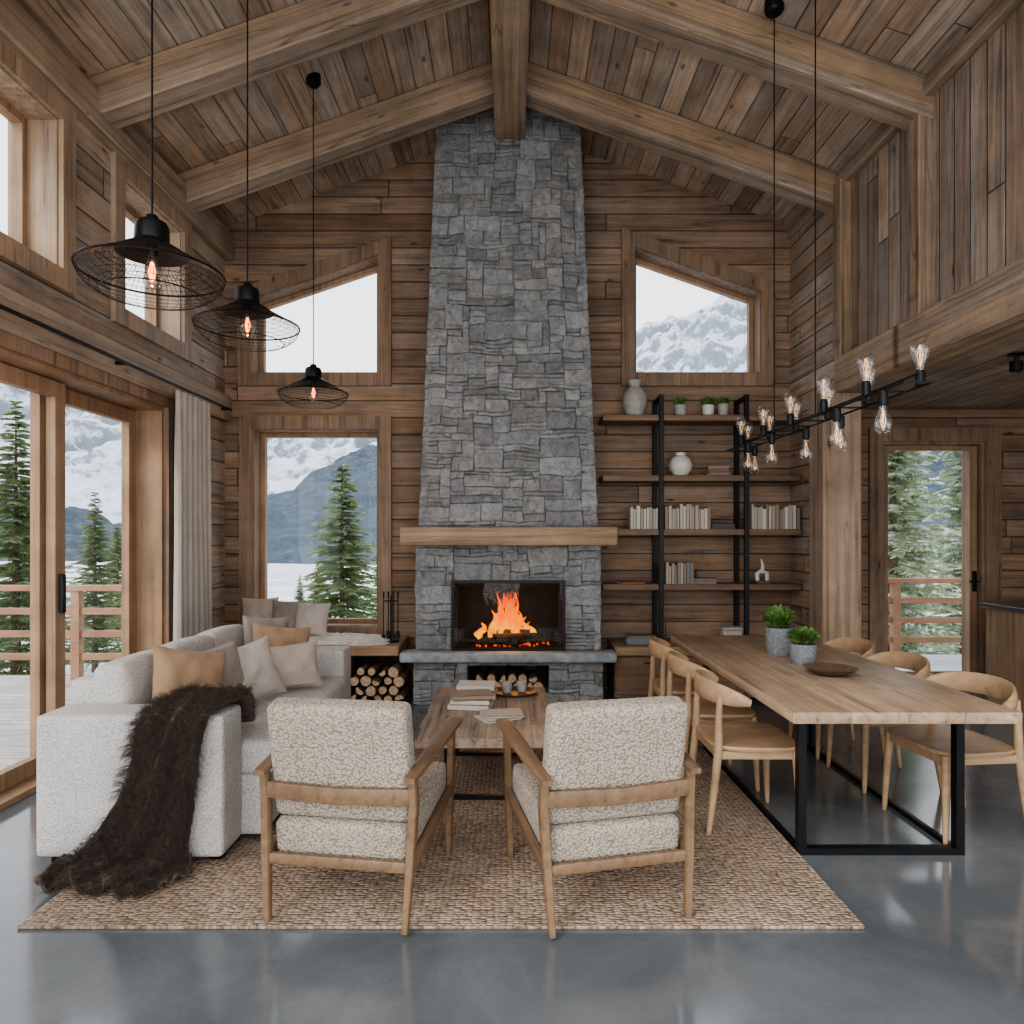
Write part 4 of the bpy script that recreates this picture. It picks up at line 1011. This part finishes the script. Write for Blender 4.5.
# ------------------------------------------------------------------ outside
dk = top('terrace_deck', 'weathered grey wooden terrace deck', 'deck', (0, 0, 0))
MB().box((-8.5, 0, -.14), (XL-.3, 7.6, -.02)).obj('boards', 'deck', dk, smooth=False)
dk2 = top('terrace_deck', 'snow-dusted wooden terrace outside glazed door', 'deck', (0, 0, 0))
MB().box((2.9, 7.12, -.14), (8, 8.9, -.02)).obj('boards', 'snow', dk2, smooth=False)
def railing(p0, p1, label, n):
    p0, p1 = Vector(p0), Vector(p1); d = p1-p0; r = top('railing', label, 'railing', p0, math.atan2(d.y, d.x)); Ln = d.length
    for z, h in ((.93, .06), (.68, .07), (.44, .07), (.2, .07)):
        w = .06 if z > .9 else .02
        MB().box((0, -w, z), (Ln, w, z+h), bev=.004).obj('rail', 'rail', r, smooth=False)
    for k in range(n+1):
        x = Ln*k/n; MB().box((x-.045, -.045, -.0), (x+.045, .045, .95)).obj('post', 'rail', r, smooth=False)
railing((-8.4, 7.4, -.02), (-3.3, 7.4, -.02), 'reddish wooden terrace railing with horizontal rails', 4)
railing((3.2, 8.6, -.02), (7.8, 8.6, -.02), 'reddish wooden railing with horizontal rails on snowy terrace', 3)

def conifer(H, Rm, seed):
    rn = random.Random(seed); mt = MB().tube([(0, 0, 0), (0, 0, H*.5), (0, 0, H*.98)], [H*.018, H*.01, .005], 8, up=(0, 1, 0))
    tm = mt.mesh('trunk', 'trunk'); mb = MB(); bm = mb.bm; z = H*.06
    while z < H*.985:
        t = z/H; Lr = Rm*(1-t)**.85; nb = 11 if t < .8 else 7
        for k in range(nb):
            a = 2*pi*(k+rn.random())/nb; ln = Lr*rn.uniform(.5, 1.15)+.04; d = Vector((cos(a), sin(a), 0)); p = Vector((-sin(a), cos(a), 0))
            droop = rn.uniform(.1, .4); zz = z+rn.uniform(-.08, .08)
            S = 9
            for q in range(1, S+1):
                f_ = q/S; c = d*(ln*f_)+Vector((0, 0, zz+ln*(.22*f_-droop*f_*f_)))
                tl = (ln*.30*(1-.55*f_)+.05)
                for sg in (-1, 1):
                    dr = (d*.75+p*sg*.9+Vector((0, 0, -.25+rn.uniform(-.25, .15)))).normalized(); e = c+dr*tl
                    w_ = Vector((0, 0, 1))*.019+d*.03
                    bm.faces.new((bm.verts.new(c-w_*.9), bm.verts.new(c+w_*.9), bm.verts.new(c*.35+e*.65+w_), bm.verts.new(e)))
        z += H*.024*(1.15-.5*t)+.010
    return tm, mb.mesh('foliage', 'needle', smooth=False, recalc=False)
TM = [conifer(6.0, 1.5, 1), conifer(7.5, 1.6, 2)]
fsn = TM[1][1].copy(); fsn.materials.clear(); fsn.materials.append(M['needlesnow'])
def tree(x, y, z, s_, k=0, frost=False, rz=0):
    r = top('conifer_tree', 'tall green spruce beyond the terrace' if not frost else 'bright green spruce dusted with snow', 'tree', (x, y, z), rz, 'spruces beyond the terrace'); r.scale = (s_,)*3
    a = bpy.data.objects.new('trunk', TM[k][0]); b_ = bpy.data.objects.new('foliage', fsn if frost else TM[k][1])
    for o_ in (a, b_): C.objects.link(o_); o_.parent = r
GZ = -3.0
def ptree(px, top_y, D, k=0, frost=False):
    X = (px-510)*D/700; zt = 1.5+(535-top_y)*D/700; H = (6.0, 7.5)[k]; s_ = (zt-GZ)/(H*.99); tree(X, D, GZ, s_, k, frost, R.uniform(0, 6))
for a in ((342, 462, 14.5, 0), (384, 520, 20.5, 1), (300, 575, 30, 1), (318, 560, 36, 0),
          (16, 400, 16, 1), (95, 492, 23, 1), (118, 525, 31, 0), (-240, 420, 15, 0), (30, 480, 31, 0), (140, 520, 19.5, 1)): ptree(*a)
for a in ((893, 345, 12.5, 1, True), (965, 390, 18.0, 1, True), (905, 430, 24, 1, True)): ptree(*a)

tag(MB().box((-220, 9.5, GZ-1), (220, 120, GZ)).obj('snowy_ground', 'snow', smooth=False), 'snow-covered ground sloping beyond the terrace', 'ground', kind='structure')
def mountain(name, label, mat, crest, D0, width, base, amp, seed, nx=420, ny=110, fr=.02):
    mb = MB(); G = []
    xs0, xs1 = -1.15*D0, 1.15*D0
    for j in range(ny+1):
        t = j/ny; D = D0-width*(1-t*1.0); row = []
        for i in range(nx+1):
            X = xs0+(xs1-xs0)*i/nx
            px = 510+700*X/D0
            for (a, b_) in zip(crest, crest[1:]):
                if a[0] <= px <= b_[0]:
                    q = (px-a[0])/(b_[0]-a[0]); q = q*q*(3-2*q); cy = a[1]+(b_[1]-a[1])*q; break
            else: cy = crest[0][1] if px < crest[0][0] else crest[-1][1]
            hgt = (535-cy)*D0/700
            pr = t**.95
            nz = noise.fractal(Vector((X*fr, D*fr, seed)), .85, 2.1, 8)
            rg_ = 1-abs(noise.fractal(Vector((X*fr*.6, D*fr*.6, seed+9)), .8, 2.1, 7))*1.4
            z = base+(hgt-base)*pr+amp*((nz)*.6+(rg_-.6)*.7)*(.25+.75*pr)
            row.append(mb.bm.verts.new((X, D, z)))
        G.append(row)
    row = [mb.bm.verts.new((v.co.x, D0+30, base)) for v in G[-1]]; G.append(row)
    for A, B in zip(G, G[1:]):
        for i in range(nx): mb.bm.faces.new((A[i], A[i+1], B[i+1], B[i]))
    return tag(mb.obj(name, mat, angle=180, recalc=False), label, 'mountain', kind='structure')
mountain('snowy_mountain', 'snow-covered rocky mountain range', 'snowrock', [(-300, 340), (-60, 350), (20, 372), (110, 402), (200, 420), (285, 430), (380, 432), (500, 390), (620, 345), (680, 315), (740, 300), (800, 312), (900, 330), (1300, 350)], 420, 260, -20, 18, 3, fr=.04)
mountain('forested_hill', 'forested mountainside tinted blue-grey for distance haze', 'forest', [(-300, 500), (-40, 470), (60, 500), (150, 525), (240, 520), (290, 490), (380, 440), (450, 425), (560, 400), (640, 420), (800, 440), (1300, 430)], 230, 150, -12, 5, 8, nx=300, fr=.07)

# ------------------------------------------------------------------ light & camera
w = bpy.data.worlds.new('world'); bpy.context.scene.world = w; w.use_nodes = True; nt = w.node_tree; nt.nodes.clear()
tc = node(nt, 'ShaderNodeTexCoord'); sp = node(nt, 'ShaderNodeSeparateXYZ', {0: tc.outputs['Generated']})
cc = ramp(nt, mth(nt, 'ADD', mth(nt, 'MULTIPLY', sp.outputs[2], .5), .5), [(0.45, (.86, .89, .93)), (.6, (.92, .94, .97)), (1.0, (.82, .875, .94))])
bg = node(nt, 'ShaderNodeBackground', {0: cc, 1: 2.15}); ow = nt.nodes.new('ShaderNodeOutputWorld'); lk(nt, bg.outputs[0], ow.inputs[0])
sd = bpy.data.lights.new('overcast_sun', 'SUN'); sd.energy = 2.3; sd.angle = radians(30); sd.color = (1, .98, .95)
so_ = bpy.data.objects.new('overcast_sun', sd); C.objects.link(so_); so_.rotation_euler = Euler((radians(38), radians(-38), 0))
fl = bpy.data.lights.new('fire_glow', 'POINT'); fl.energy = 8; fl.color = (1, .42, .12); fl.shadow_soft_size = .1
fo = bpy.data.objects.new('fire_glow', fl); C.objects.link(fo); fo.location = (CX, FY+.1, .8)
def area(name, loc, target, sx, sy, e, col=(1, .975, .95)):
    ld = bpy.data.lights.new(name, 'AREA'); ld.shape = 'RECTANGLE'; ld.size = sx; ld.size_y = sy; ld.energy = e; ld.color = col
    o = bpy.data.objects.new(name, ld); C.objects.link(o); o.location = loc
    o.rotation_euler = (Vector(target)-Vector(loc)).to_track_quat('-Z', 'Y').to_euler(); return o
area('ceiling_fill_light', (0, -1.0, .8), (0, 4.5, 5.2), 4.5, 1.5, 90)  # unseen fill lamp added behind the camera to brighten the ceiling
area('front_fill_light', (0, -2.0, 3.2), (0, 6, 3.2), 5, 2.5, 40)  # added soft fill from behind the camera
cam = bpy.data.cameras.new('cam'); co = bpy.data.objects.new('camera', cam); C.objects.link(co)
co.location = (0, 0, 1.5); co.rotation_euler = (pi/2, 0, 0); cam.sensor_width = 36; cam.lens = 24.61; cam.shift_x = .002; cam.shift_y = .0225; cam.clip_end = 2000; cam.clip_start = .05
bpy.context.scene.camera = co
vs = bpy.context.scene.view_settings
vs.view_transform = 'AgX'
try: vs.look = 'AgX - Medium High Contrast'
except Exception: pass
vs.exposure = 0.05
